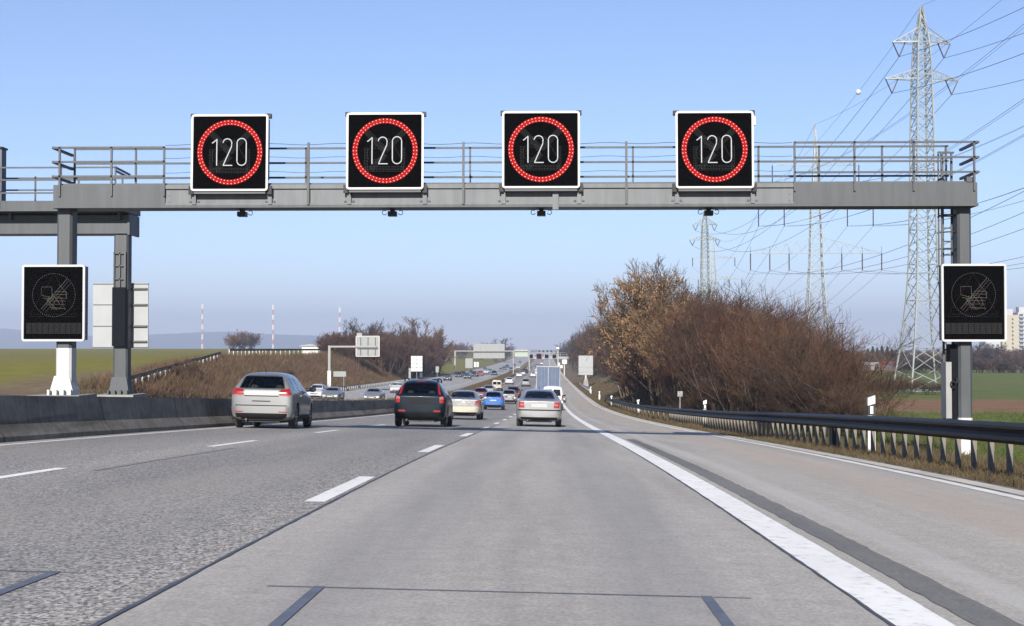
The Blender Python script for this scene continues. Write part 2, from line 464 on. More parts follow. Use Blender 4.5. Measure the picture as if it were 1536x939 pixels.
# ================================================================== MEDIAN, BARRIERS
def rows_y(y0, y1, step=3):
    return np.linspace(y0, y1, int((y1 - y0) / step) + 1)
def run(profile, x, ys_, xf=None, dz=0):
    fr = []
    for y in ys_:
        xx = x if xf is None else xf(y)
        fr.append(((xx, y, float(road_z(xx, y)) + dz), (1, 0, 0), (0, 0, 1)))
    return fr
def barrier_material():
    t = NT('stained_barrier_concrete')
    n = t.noise(1.6, 5, .65, t.map((1, .35, 1.0))); st = t.noise(7, 4, .6, t.map((1, 1, .08)))
    c = t.ramp(n, [(.28, (.10, .092, .078)), (.5, (.165, .15, .13)), (.75, (.24, .22, .19))])
    c = t.mix(1.0, c, t.ramp(st, [(.3, .72), (.65, 1.05)]), 'MULTIPLY')
    yj = t.math('FRACT', t.math('DIVIDE', t.xyz()[1], 6)); c = t.mix(t.math('LESS_THAN', yj, .006), c, (.02, .018, .016))
    tyre = t.noise(.5, 4, .6, t.map((1, .15, 3))); c = t.mix(t.math('MULTIPLY', t.range(tyre, .56, .66), .45), c, (.03, .028, .026))
    t.set(c, .9, 0, .1); t.bump(n, .2, .02); return t.m
m_barrier = barrier_material()
prof = [(0, 0), (0, .09), (-.17, .30), (-.27, .80), (-.42, .80), (-.50, .30), (-.62, .09), (-.62, 0)]
b = MB(); b.sweep(prof, run(None, -9.22, rows_y(-40, 150, 2)))
o = b.build('concrete_barrier', m_barrier); tag(o, 'long low concrete safety barrier along the left edge of the near carriageway', 'barrier')
prof2 = [(0, 0), (0, .08), (-.12, .28), (-.2, .62), (-.36, .62), (-.44, .28), (-.5, .08), (-.5, 0)]
b = MB(); b.sweep(prof2, run(None, -9.22, rows_y(150, 520, 4), lambda y: -9.24))
o = b.build('concrete_barrier', m_barrier); tag(o, 'distant lower stretch of concrete barrier beside the brown planted median strip', 'barrier')
# raised planted median
m_med = NT('dry_median_soil')
_n = m_med.noise(1.2, 5, .65)
m_med.set(m_med.ramp(_n, [(.3, (.12, .085, .05)), (.55, (.20, .15, .09)), (.75, (.26, .20, .12))]), .95, 0, .1)
mb = MB(); mb.sweep([(0, -.1), (-.1, .35), (-.7, .58), (-1.8, .58), (-2.6, .3), (-3.05, -.1)], run(None, -9.9, rows_y(-20, 700, 4)))
struct(mb.build('median_strip', m_med.m, smooth=True))

# steel guard rails ---------------------------------------------------------------------------------
m_rail_dark = mat('dark_weathered_guardrail', (.012, .0135, .018), .55, .1, .3, 1.5, spec=.25)
m_rail_pale = mat('pale_galvanised_guardrail', (.22, .225, .23), .45, .35, .1, 2)
m_post_tan = NT('weathered_guardrail_post')
_n = m_post_tan.noise(5, 4)
m_post_tan.set(m_post_tan.ramp(_n, [(.3, (.10, .092, .08)), (.7, (.15, .135, .115))]), .7, .1, .3); m_post_tan = m_post_tan.m
wave = [(0, 0), (-.03, .02), (-.075, .05), (-.075, .09), (-.03, .125), (-.012, .155), (-.03, .185), (-.075, .22), (-.075, .26), (-.03, .29), (0, .31), (.012, .31), (.0, .285),
        (-.05, .255), (-.05, .225), (-.01, .19), (.01, .155), (-.01, .12), (-.05, .085), (-.05, .055), (.0, .025), (.012, 0)]

gr = thing('guard_rail', 'dark steel guard rail on closely set posts along the right hand shoulder', 'guard rail', (0, 0, 0))
yy = list(np.arange(8, 166, 1.0))
fr = []
def rail_end(y): return 0.0 if y < 160 else -.62 * sstep(160, 170, y)
for y in list(np.arange(6, 160, 2.0)) + list(np.arange(160, 171, 1.0)):
    fr.append(((6.62 + .25 * float(sstep(150, 170, y)), y, float(land_z(6.62, y)) + .52 + float(rail_end(y))), (1, 0, 0), (0, 0, 1)))
b = MB(); b.sweep(wave, fr); b.build('rail', m_rail_dark, gr, smooth=True)
pm = MB(); pm.box(-.035, .035, -.05, .05, -.25, .70); pmesh = pm.mesh('post', m_post_tan)
py = 9.6; npost = 0
while py < 158 and npost < 99:
    link('post', pmesh, gr, (6.735, py, float(land_z(6.80, py))))
    py += .87 if py < 78 else 4.0
    npost += 1
wide = MB(); wide.box(-.07, .07, -.09, .09, -.25, .70); 
link('splice_post', wide.mesh('splice_post', m_rail_dark), gr, (6.73, 33.5, float(land_z(6.86, 33.5))))

def guard(name_label, path, mrail, mpost, step, h=.45, side=(1, 0), prof=None, name='guard_rail', cat='guard rail', zf=land_z, offs=.12):
    g = thing(name, name_label, cat)
    P = [Vector((x, y, float(zf(x, y)))) for x, y in path]
    fr = []
    for i, p in enumerate(P):
        d = P[min(i + 1, len(P) - 1)] - P[max(i - 1, 0)]; d.z = 0; d.normalize()
        s = Vector((d.y, -d.x, 0))
        fr.append((p + Vector((0, 0, h)), s, Vector((0, 0, 1))))
    b = MB(); b.sweep(prof or wave, fr); b.build('rail', mrail, g, smooth=True)
    acc = 0; n = 0
    pm = MB(); pm.box(-.06, .06, -.05, .05, -.3, h + .22); me = pm.mesh('post', mpost)
    for i in range(len(P) - 1):
        seg = (P[i + 1] - P[i]).length
        while acc <= seg and n < 100:
            p = P[i].lerp(P[i + 1], acc / seg)
            d = (P[i + 1] - P[i]).normalized(); s = Vector((d.y, -d.x, 0)) * offs
            link('post', me, g, (p.x + s.x, p.y + s.y, float(zf(p.x, p.y)))); n += 1
            acc += step
        acc -= seg
    return g
# rail on the outer side of the opposite carriageway
guard('pale guard rail curving along the far edge of the opposite carriageway', [(-28.25, y) for y in np.arange(165, 300, 4)], m_rail_pale, m_rail_pale, 2.1)
# rail along the crest of the ramp
def ramp_path(a):
    pts = []
    for px, Y in a: pts.append((X_at(px, Y), Y))
    out = []
    for i in range(len(pts) - 1):
        for k in range(6):
            t = k / 6; out.append((pts[i][0] + (pts[i + 1][0] - pts[i][0]) * t, pts[i][1] + (pts[i + 1][1] - pts[i][1]) * t))
    return out + [pts[-1]]
def on_land(px, py, y0, y1):
    """distance at which the land seen in this direction appears"""
    ys_ = np.linspace(y0, y1, 400); xs_ = np.array([X_at(px, y) for y in ys_]); zs_ = land_z(xs_, ys_)
    e = [abs(py_of(x, y, z) - py) for x, y, z in zip(xs_, ys_, zs_)]; return float(ys_[int(np.argmin(e))])
ramp = ramp_path([(px, on_land(px, py, 92, 200)) for px, py in ((184, 588), (215, 579), (250, 567), (290, 553), (332, 540))])
guard('dark guard rail with white posts climbing the grassy ramp on the left', ramp, m_rail_dark, white_paint, 3.2, .72, offs=-.1)
crest = ramp_path([(345, 192), (400, 226), (470, 262), (560, 312)])
guard('guard rail with white posts level along the crest of the brown embankment', crest, m_rail_dark, white_paint, 3.4, .72, offs=-.1)
# short guard rail at far right shoulder
guard('short grey guard rail far down the right hand verge before the blank sign', [(6.7, y) for y in np.arange(225, 300, 5)], m_rail_pale, m_rail_pale, 4)

# ================================================================== DELINEATOR POSTS
m_band = mat('black_band', (.006, .006, .006), .6, 0, 0)
def delineator(loc, label, group='marker posts along the right verge'):
    t = thing('marker_post', label, 'marker post', loc, 0, group)
    b = MB(); b.sweep([(-.08, -.06), (.08, -.06), (.08, .05), (0, .08), (-.08, .05)], [((0, 0, -.1), (1, 0, 0), (0, 1, 0)), ((0, 0, .82), (1, 0, 0), (0, 1, 0))])
    b.build('post', white_paint, t)
    b = MB(); b.sweep([(-.082, -.062), (.082, -.062), (.082, .052), (0, .082), (-.082, .052)], [((0, 0, .82), (1, 0, -.3), (0, 1, 0)), ((0, 0, 1.06), (1, 0, .3), (0, 1, 0))])
    b.build('band', m_band, t)
    b = MB(); b.box(-.03, .03, -.07, -.0625, .86, 1.02); b.build('reflector', mat('white_reflector', (.7, .7, .68), .25, 0, 0), t)
    b = MB(); b.add([(-.08, -.06, 1.03), (.08, -.06, 1.08), (.08, .05, 1.08), (0, .08, 1.05), (-.08, .05, 1.03), (-.08, -.06, 1.20), (.08, -.06, 1.26), (.08, .05, 1.26), (0, .08, 1.23), (-.08, .05, 1.20)],
        [(4, 3, 2, 1, 0), (5, 6, 7, 8, 9), (0, 1, 6, 5), (1, 2, 7, 6), (2, 3, 8, 7), (3, 4, 9, 8), (4, 0, 5, 9)]); b.build('cap', white_paint, t)
    return t
def put(x, y, dz=0): return (x, y, float(land_z(x, y)) + dz)
for px, Y, lab in [(1306, 31.5, 'nearest white marker post with a black band, standing behind the dark guard rail'),
                   (1057, 66, 'white marker post behind the guard rail, in front of the reddish thicket'),
                   (957, 113, 'small white marker post near the far bend of the dark guard rail'),
                   (917, 150, 'tiny white marker post just past the end of the dark guard rail'),
                   (899, 180, 'tiny white marker post on the dry grass beyond the dark guard rail end'),
                   (886, 218, 'far white marker post on the verge close to the foot of the blank sign')]:
    X = X_at(px, Y); o = delineator(put(X, Y), lab)
    if Y > 100: o.scale = (1.3, 1, .9)

# ================================================================== GANTRIES
def railing(parent, name, pts_x, y, ztop, zbase_post, rails, x0, x1, r=.028, m=None, ends=None):
    b = MB()
    for x in pts_x: b.bar((x, y, zbase_post), (x, y, ztop), .042)
    for z in rails: b.bar((x0, y, z), (x1, y, z), .042)
    if ends:
        for xe, y2 in ends:
            for z in rails: b.bar((xe, y, z), (xe, y2, z), .055)
    return b.build(name, m or grey_paint, parent)

GY = 31.0
S = FPX / GY
def gx(px): return X_at(px, GY)
def gz(py): return at(768, py, GY).z
g0 = thing('sign_gantry', 'grey steel gantry with railed walkway spanning the near carriageway, carrying four lit speed signs', 'gantry', (0, GY, 0))
L0, L1 = gx(78), gx(1468)
zb, zt = gz(310.5), gz(275.5)
XA, XB = gx(246), gx(1192)
b = MB()   # plain end boxes
b.box(L0, XA, 0, .72, zb + .06, zt); b.box(XB, L1, 0, .72, zb + .06, zt)
b.box(L0 - .02, L1 + .02, -.012, .732, zb, zb + .058)
b.build('end_girder', grey_paint, g0)
b = MB()   # recessed centre
b.box(XA + .003, XB - .003, .05, .67, zb + .062, zt - .06)
b.box(XA + .003, XB - .003, .0, .72, zt - .095, zt - .005)
b.box(XA + .003, XB - .003, .004, .716, zb + .060, zb + .105)
stiff = [290, 404, 523, 637, 755, 869, 1016, 1130]
for px in stiff:
    x = gx(px); b.box(x - .045, x + .045, -.03, .06, zb + .07, zt - .03)
for px in (463, 697, 940): b.box(gx(px) - .012, gx(px) + .012, .035, .06, zb + .11, zt - .1)
b.box(gx(829), gx(838), -.05, .07, zb - .06, zt - .02)
for px in stiff:
    for dx in (-.09, .09):
        for z in (zb + .13,): b.ball((gx(px) + dx, .045, z), .03, 8, 5)
for px in (245, 1193): 
    for k in range(3): b.ball((gx(px) + (.1 if px < 600 else -.1), .045, zb + .13 + .14 * k), .012, 6, 4)
b.build('centre_girder', steel('weathered_pale_girder_paint', (.094, .100, .106), .2, .4), g0)
b = MB(); b.box(L0 + .1, L1 - .1, .1, 1.25, zt + .003, zt + .04); b.build('walkway', dark_steel, g0)
# railings
rf = [gz(219.5), gz(241), gz(263)]
railing(g0, 'front_railing', [gx(p) for p in (88, 166, 245)], -.03, gz(218.5), gz(293), rf, L0 - .02, gx(246), ends=[(L0, 1.25)])
railing(g0, 'front_railing', [gx(p) for p in (1193, 1283, 1372, 1463)], -.03, gz(214), gz(288), [gz(215.5), gz(238), gz(260)], gx(1193), L1 + .04, ends=[(L1, 1.25)])
def rz_(py): return at(768, py, GY + 1.25).z
def rx_(px): return X_at(px, GY + 1.25)
railing(g0, 'rear_railing', [rx_(p) for p in (110, 202, 330, 458, 585, 705, 825, 950, 1060, 1139, 1230, 1325, 1421)], 1.25, rz_(220.5), zt, [rz_(221.5), rz_(243.5), rz_(265.5)], L0 + .05, rx_(1425))
b = MB()
for px in (462, 695, 940): b.bar((gx(px), -.03, zb + .06), (gx(px), -.03, gz(213)), .05)
for px in (328, 560, 795, 1055): b.bar((gx(px), -.03, zb + .3), (gx(px), -.03, gz(213)), .04)
b.build('railing_post', grey_paint, g0)
# slack safety wires
b = MB()
for z, r in ((gz(214), .006),(gz(234), .005),(gz(256), .005)):
    b.path([(gx(px), .02, z - .03 * math.sin(px * .031) ** 2) for px in range(246, 1193, 16)], r, 4)
b.build('safety_wire', dark_steel, g0)

def column_mesh(h, w, d, z0):
    b = MB(); ch = .05
    p = [(-w / 2 + ch, 0), (w / 2 - ch, 0), (w / 2, ch), (w / 2, d - ch), (w / 2 - ch, d), (-w / 2 + ch, d), (-w / 2, d - ch), (-w / 2, ch)]
    b.sweep(p, [((0, 0, z0), (1, 0, 0), (0, 1, 0)), ((0, 0, h), (1, 0, 0), (0, 1, 0))])
    return b
m_white_worn = NT('white_painted_column_base')
_n = m_white_worn.noise(9, 5, .7)
m_white_worn.set(m_white_worn.ramp(_n, [(.30, (.12, .12, .115)), (.38, (.36, .36, .35)), (.8, (.42, .42, .41))]), .6, 0, .3); m_white_worn = m_white_worn.m
def base_flare(b, x, y, z, w, d, wb, hh):
    # splayed foot with gusset plates
    b.sweep([(-.5, -.5), (.5, -.5), (.5, .5), (-.5, .5)],
            [((x, y + d / 2, z), (wb, 0, 0), (0, d * 1.12, 0)), ((x, y + d / 2, z + .1), (wb * .97, 0, 0), (0, d * 1.1, 0)), ((x, y + d / 2, z + hh), (w * 1.01, 0, 0), (0, d * 1.01, 0))])
    for k in (-1, -.33, .33, 1):
        b.box(x + k * wb * .46 - .025, x + k * wb * .46 + .025, y - d * .42, y - d * .2, z - .01, z + .12)
# left column on plinth
xl = gx(89); zbase = gz(593.5)
column_mesh(zb - .003, .34, .42, gz(522)).build('column', grey_paint, g0, loc=(xl, .25, 0))
b = column_mesh(gz(522), .345, .425, zbase); b.build('column', m_white_worn, g0, loc=(xl, .25, 0))['label'] = 'white painted foot of the column'
b = MB(); base_flare(b, gx(87), .25, zbase, .33, .42, .52, .42); b.build('foot', m_white_worn, g0)
b = MB(); b.box(gx(85) - .6, gx(85) + .55, -.15, 1.1, float(road_z(-10.6, GY)) - .2, zbase); b.build('plinth', concrete, g0)
# right column
xr = gx(1454.5); zr0 = float(land_z(xr, GY)) - .1
column_mesh(zb - .003, .30, .40, gz(627)).build('column', grey_paint, g0, loc=(xr, .3, 0))
column_mesh(gz(627), .305, .405, zr0).build('column', m_white_worn, g0, loc=(xr, .298, 0))['label'] = 'white painted foot of the column'
# ladder with cage beside right column
b = MB(); xl0, xl1 = gx(1423), gx(1441)
for x in (gx(1430), gx(1444)): b.bar((x, .75, gz(640)), (x, .75, gz(224)), .045)
for k in range(0, 19): 
    z = gz(628) + k * .30
    if z < gz(226): b.bar((gx(1430), .75, z), (gx(1444), .75, z), .03)
b.build('ladder', dark_steel, g0)
b = MB()
for x in (gx(1419), gx(1423.5)): b.bar((x, .5, gz(400)), (x, .5, gz(225)), .03)
for py in (226, 300, 322, 372): b.bar((gx(1419), .5, gz(py)), (gx(1444), .55, gz(py)), .04)
for k in range(5):
    z = gz(322 + 25 * k)
    b.path([(gx(1434) + .17 * math.cos(a) , .75 - .4 * math.sin(a), z) for a in np.linspace(0, PI, 9)], .015, 4)
b.build('ladder_cage', dark_steel, g0)
b = MB()
b.box(gx(1425.5), gx(1434), .35, .75, gz(628), gz(543)); b.build('cable_duct', galv, g0)
b = MB(); b.box(gx(1434.3), gx(1444.5), .45, .78, gz(640), gz(516)); b.build('ladder_guard', mat('panel_with_painted_shade', (.006, .007, .010), .6, 0, .1, spec=.04), g0)  # near-black base colour has the shade on the guard painted in
b = MB(); b.path([(gx(1436) + .055 * math.cos(a), .33, gz(577) + .075 * math.sin(a)) for a in np.linspace(0, 2 * PI, 15)[:-1]], .018, 5, True); b.box(gx(1440), gx(1444), .3, .4, gz(575), gz(567)); b.build('handle', black, g0)
b = MB(); b.box(xr - .02, xr + .16, 0.05, .25, zt + .02, zt + .13); b.ball((xr - .5, .3, zt + .04), .1, 8, 5); b.build('cable_box', grey_paint, g0)

# second gantry over the opposite carriageway
HY = 40.5
def hx(px): return X_at(px, HY)
def hz(py): return at(768, py, HY).z
g1 = thing('sign_gantry', 'second grey gantry entering from the left edge, behind the first one, over the opposite carriageway', 'gantry', (0, HY, 0))
b = MB(); b.box(-31, hx(186.5), .25, 1.15, hz(348), hz(320.5)); b.box(hx(186.5) + .003, hx(190), .2, 1.2, hz(350), hz(318.5)); b.build('girder', grey_paint, g1)
b = MB(); b.box(-31, hx(190), -.4, 1.3, hz(317), hz(301.5)); b.build('walkway_edge', grey_paint, g1)
for px in (11, 175):
    b = MB(); b.box(hx(px) - .04, hx(px) + .04, .1, .24, hz(327), hz(317) - .003); b.build('bracket', dark_steel, g1)
railing(g1, 'front_railing', [hx(p) for p in (-160, -100, -55, 5, 97, 178)], -.42, hz(250), hz(314), [hz(252), hz(270.5), hz(290)], -31, hx(178), ends=None)
railing(g1, 'rear_railing', [X_at(p, HY + 1.3) for p in (-120, -40, 51, 116, 182)], 1.3, hz(254), hz(303), [hz(257), hz(275.5), hz(295)], -31, X_at(192, HY + 1.3))
b = MB()
for py in (252, 257, 290): b.bar((hx(178), -.42, hz(py)), (X_at(193, HY + 1.3), 1.3, hz(py)), .05)
b.build('end_railing', grey_paint, g1)
xc = hx(175.5); zf = hz(592.5)
b = column_mesh(hz(350) - .003, .42, .42, zf); b.build('column', grey_paint, g1, loc=(xc, .3, 0))
b = MB(); base_flare(b, hx(174), .3, zf, .42, .42, .58, .5); b.build('foot', grey_paint, g1)
b = MB(); b.box(hx(172) - .6, hx(172) + .6, -.2, 1.3, float(road_z(-12, HY)) - .2, zf); b.build('plinth', concrete, g1)
b = MB()
for x in (hx(166.5), hx(175), hx(183)): b.bar((x, .24, hz(520)), (x, .24, hz(376)), .035 if x < xc + .1 else .05)
for py in (378, 397, 417, 437, 457): b.bar((hx(166), .24, hz(py)), (hx(184), .24, hz(py)), .035)
b.build('ladder', dark_steel, g1)
b = MB(); b.box(hx(165.5), hx(185.5), .13, .22, hz(519), hz(430)); b.build('ladder_guard', MATS['panel_with_painted_shade'], g1)  # same painted-in shade, standing for the shaded lower part of this column
xo = hx(-14)
t = thing('lane_sign', 'dark sign cabinet on the second gantry, cut by the left picture edge', 'sign', (xo, HY + .2, 0))
b = MB(); b.box(-1.6, hx(-4) - xo, 0, .35, hz(300), hz(219)); b.build('cabinet', mat('dark_cabinet', (.06, .07, .09), .6, .1, .1), t)
b = MB(); b.box(-1.6, hx(-2.5) - xo, -.05, .40, hz(219) + .003, hz(216)); b.build('hood', black, t)
# ================================================================== LED SIGNS
m_face = NT('matt_black_sign_face')
_n = m_face.noise(240, 2, .5); m_face.set(m_face.ramp(_n, [(.3, (.0012, .0012, .0014)), (.7, (.0028, .0028, .003))]), .85, 0, 0); m_face = m_face.m
m_frame = mat('white_sign_frame', (.34, .34, .34), .45, 0, .03, 3)
m_hood = mat('dark_sign_housing', (.05, .052, .055), .6, .1, .1)
m_ring = mat('red_led_ring', (.15, .003, .003), .6, 0, 0, spec=.03, emit=.5)
m_led_r = mat('red_led', (.22, .006, .006), .4, 0, 0, spec=.05, emit=.6)
m_led_p = mat('pale_pink_led', (.40, .22, .19), .4, 0, 0, spec=.1, emit=.9)
m_led_w = mat('white_led', (.26, .27, .28), .4, 0, 0, spec=.1, emit=.38)
m_off = mat('unlit_led', (.095, .095, .095), .35, 0, 0)
m_off2 = mat('unlit_led_dim', (.055, .055, .055), .35, 0, 0)
m_off_r = mat('unlit_led_red', (.075, .03, .035), .35, 0, 0)
m_off_y = mat('unlit_led_yellow', (.09, .09, .05), .35, 0, 0)

def rrect(hw, hh, r, n=5):
    p = []
    for cx, cz, a0 in ((hw - r, -hh + r, -PI / 2), (hw - r, hh - r, 0), (-hw + r, hh - r, PI / 2), (-hw + r, -hh + r, PI)):
        for k in range(n + 1):
            a = a0 + PI / 2 * k / n; p.append((cx + r * math.cos(a), cz + r * math.sin(a)))
    return p
def frame_ring(hw, hh, r, wid, y0, y1, m):
    o = rrect(hw, hh, r); i = rrect(hw - wid, hh - wid, max(r - wid, .01)); n = len(o); b = MB()
    v = [(x, y0, z) for x, z in o] + [(x, y0, z) for x, z in i] + [(x, y1, z) for x, z in o] + [(x, y1, z) for x, z in i]
    f = []
    for k in range(n):
        j = (k + 1) % n
        f += [(k, j, n + j, n + k), (2 * n + k, 3 * n + k, 3 * n + j, 2 * n + j), (k, 2 * n + k, 2 * n + j, j), (n + k, n + j, 3 * n + j, 3 * n + k)]
    return b.add(v, f)
def dots(b, pts, r, y, mi=0, h=.004):
    for x, z in pts:
        b.add([(x - r, y, z), (x, y, z - r), (x + r, y, z), (x, y, z + r), (x, y - h, z)], [(0, 1, 4), (1, 2, 4), (2, 3, 4), (3, 0, 4)], mi)
def line_pts(a, c, sp):
    L = math.dist(a, c); n = max(1, int(L / sp)); return [(a[0] + (c[0] - a[0]) * k / n, a[1] + (c[1] - a[1]) * k / n) for k in range(n + 1)]
def circ(r, sp, cx=0, cz=0, ph=0):
    n = int(2 * PI * r / sp); return [(cx + r * math.cos(2 * PI * (k + ph) / n), cz + r * math.sin(2 * PI * (k + ph) / n)) for k in range(n)]

def speed_sign_proto():
    t = thing('speed_sign', '', 'speed sign')
    hw = .845
    b = MB(); b.box(-hw + .03, hw - .03, .045, .12, -hw + .03, hw - .03); b.box(-hw + .05, hw - .05, .1205, .42, -hw + .30, hw - .05); b.build('cabinet', m_hood, t)
    b = MB(); b.box(-hw + .045, hw - .045, .02, .043, -hw + .045, hw - .045); b.build('face', m_face, t)
    frame_ring(hw, hw, .07, .044, -.02, .055, None).build('frame', m_frame, t, True, angle=.6)
    # red ring
    cz = .01; ro, ri = .715, .605
    b = MB(); n = 72
    v = []
    for r, y in ((ro, .012), (ri, .012), (ro, .0205), (ri, .0205)):
        v += [(r * math.cos(2 * PI * k / n), y, cz + r * math.sin(2 * PI * k / n)) for k in range(n)]
    f = []
    for k in range(n):
        j = (k + 1) % n
        f += [(k, j, n + j, n + k), (k, 2 * n + k, 2 * n + j, j), (n + k, n + j, 3 * n + j, 3 * n + k)]
    b.add(v, f); ring = b.build('light_ring', m_ring, t)
    b = MB(); 
    dots(b, circ(.692, .080, 0, cz), .0135, .010, 1, .008); dots(b, circ(.660, .080, 0, cz, .5), .012, .010, 0, .008); dots(b, circ(.628, .073, 0, cz), .0125, .010, 1, .008)
    b.build('light_dots', [m_led_r, m_led_p], ring)
    # digits, as continuous strings of white lamps
    k = 1.67 / 447
    def P(pts): return [((x - 301) * k, .004, -(z - 320) * k) for x, z in pts]
    r = .0118
    dg = MB(); dg.path(P([(197, 264), (206, 258), (215, 250), (225, 239), (225, 310), (225, 396)]), r, 6); dg.build('digit_one', m_led_w, t, True)
    arc = [(287 + 26 * math.cos(a), 264 - 26 * math.sin(a)) for a in np.linspace(PI * .98, -.15, 12)]
    dg = MB(); dg.path(P(arc + [(311, 285), (264, 393)]), r, 6); dg.path(P([(262, 395), (290, 395), (317, 395)]), r, 6); dg.build('digit_two', m_led_w, t, True)
    oo = [(371 + 27 * math.cos(a), 262 - 26 * math.sin(a)) for a in np.linspace(0, PI, 10)] + [(371 - 27 * math.cos(a), 368 + 27 * math.sin(a)) for a in np.linspace(0, PI, 10)]
    dg = MB(); dg.path(P(oo), r, 6, True); dg.build('digit_zero', m_led_w, t, True)
    # unlit lamp patterns
    b = MB(); pts = []
    for o in (-.055, -.0275, 0, .0275, .055):
        q = o * .707
        pts += line_pts((-.41 + q, .43 + q), (.0 + q, .02 + q), .03) + line_pts((.41 - q, .43 + q), (.0 - q, .02 + q), .03)
        pts += line_pts((-.30 + q, -.38 - q), (.0 + q, -.08 - q), .035)
    for o in (0, .033, .066): pts += line_pts((-.45 + o, .07), (-.45 + o, -.40), .032) + line_pts((.43 - o, .07), (.43 - o, -.40), .032)
    for o in (0, .033, .066, .1): pts += line_pts((-.42, -.44 + o), (.40, -.44 + o), .032)
    pts += circ(.13, .035, -.2, -.06) + circ(.19, .035, -.2, -.06) + line_pts((-.33, .28), (.1, .28), .035) + line_pts((-.33, .25), (.1, .25), .035) + line_pts((.1, .28), (.33, -.12), .035)
    b2 = MB(); dots(b2, pts, .0075, .0195); b2.build('unlit_lamps', m_off2, t)
    # brackets and clips
    for sx in (-1, 1):
        b = MB(); b.box(sx * (hw - .02) - .06, sx * (hw - .02) + .06, .06, .2, hw - .06, hw + .03)
        b.build('clip', black, t); b = MB()
        b.box(sx * (hw + .02) - .05, sx * (hw + .02) + .05, .07, .125, -hw - .06, -hw + .12)
        b.build('clip', black, t)
    b = MB(); b.box(-hw + .06, hw - .06, .02, .12, -hw - .055, -hw - .003); b.build('lower_shade', m_hood, t)
    return t
proto = speed_sign_proto()
SY = GY - .17
labs = ['leftmost of the four lit speed signs reading 120 in a red ring',
        'second from the left of the lit speed signs reading 120 in a red ring',
        'third from the left of the lit speed signs reading 120 in a red ring',
        'rightmost of the four lit speed signs reading 120, over the hard shoulder']
for i, (px, py) in enumerate([(344.5, 229), (577.5, 226.5), (811.5, 224.5), (1072, 224.5)]):
    s = proto if i == 0 else copy_tree(proto)
    p = at(px, py, SY); s.location = p; s['label'] = labs[i]; s['group'] = 'lit speed signs on the gantry'
    s.rotation_euler = (math.radians(-2), 0, 0)

def message_sign_proto():
    t = thing('message_sign', '', 'message sign')
    hw, hh = .70, .845
    b = MB(); b.box(-hw + .03, hw - .03, .045, .30, -hh + .03, hh - .03); b.build('cabinet', m_hood, t)
    b = MB(); b.box(-hw + .04, hw - .04, .02, .043, -hh + .04, hh - .04); b.build('face', m_face, t)
    frame_ring(hw, hh, .06, .045, -.02, .055, None).build('frame', m_frame, t, True, angle=.6)
    y = .0195; k = 1.40 / 375.0
    def P(x, z): return ((x - 313) * k, -(z - 292) * k)
    b = MB()
    dots(b, circ(127 * k, .048, 0, (292 - 245) * k), .0085, y, 0)
    for a, c, mi in [((313, 120), (170, 358), 2), ((313, 120), (452, 358), 2), ((170, 358), (452, 358), 1), ((165, 372), (452, 372), 1)]:
        dots(b, line_pts(P(*a), P(*c), .04), .006, y, mi)
    for a, c, mi in [((238, 197), (300, 197), 0), ((238, 197), (238, 245), 1), ((300, 197), (303, 262), 0), ((238, 245), (300, 262), 3), ((320, 225), (385, 225), 0), ((385, 225), (388, 262), 0), ((320, 240), (388, 243), 3),
                     ((312, 262), (388, 264), 0), ((390, 150), (240, 325), 0), ((400, 160), (250, 335), 1), ((412, 175), (265, 345), 2), ((345, 185), (392, 235), 1), ((290, 280), (380, 280), 3), ((280, 300), (380, 300), 1),
                     ((300, 320), (380, 325), 3), ((270, 270), (330, 330), 0), ((285, 255), (270, 300), 3), ((330, 262), (300, 330), 1), ((355, 262), (380, 330), 2), ((250, 262), (310, 270), 3), ((305, 240), (350, 300), 0)]:
        dots(b, line_pts(P(*a), P(*c), .026), .0085, y, mi)
    for q in circ(40 * k, .035, *P(325, 290)): dots(b, [q], .008, y, 3)
    b.build('unlit_lamps', [m_off, m_off2, m_off_r, m_off_y], t)
    b = MB(); pts = []
    for r in range(11):
        for c in range(58):
            if c % 6 == 5 and r % 2: continue
            pts.append(((-.60 + c * 1.2 / 57), -(412 + r * 5.9 - 292) * k))
    dots(b, pts, .0075, y); b.build('text_lamps', m_off2, t)
    return t
mp = message_sign_proto(); mp.location = at(80.2, 454.5, GY + .12)
mp['label'] = 'dark unlit message sign with a white frame on the left gantry column'; mp['group'] = 'unlit message signs on the gantry columns'
m2 = copy_tree(mp); m2.location = at(1460.8, 454, GY + .12)
m2['label'] = 'dark unlit message sign with a white frame on the right gantry column'

# detectors hanging under the beam
for i, (px, lab) in enumerate([(356, 'leftmost'), (585, 'second from the left'), (812, 'third from the left'), (1067, 'rightmost')]):
    where = ['below the leftmost speed sign', 'below the second speed sign from the left', 'below the third speed sign from the left', 'below the rightmost speed sign'][i]
    t = thing('traffic_detector', 'small black traffic detector under the gantry girder ' + where, 'detector', (gx(px), GY + .45, zb), 0, 'detectors under the gantry')
    b = MB(); b.box(-.05, .05, -.05, .05, -.05, -.002); b.box(-.095, .095, -.12, .12, -.155, -.052); b.build('housing', black, t)
    b = MB(); 
    for s in ((1,) if i == 0 else (-1, 1)): b.path([(s * (.18 + .05 * math.cos(a)), 0, -.075 + .05 * math.sin(a)) for a in np.linspace(-PI * .9, PI * .75, 10)], .008, 4)
    b.build('cable', black, t)
# small lamp at gantry edge right of 4th sign
t = thing('gantry_lamp', 'tiny white box fixed beside the rightmost speed sign', 'lamp', at(1131.5, 181, SY + .1))
b = MB(); b.box(-.03, .03, 0, .12, -.09, .09); b.build('box', white_paint, t); b = MB(); b.path([(0, .05, -.1), (.03, .05, -.15), (.0, .05, -.2), (-.02, .05, -.14)], .008, 4); b.build('cable', white_paint, t)

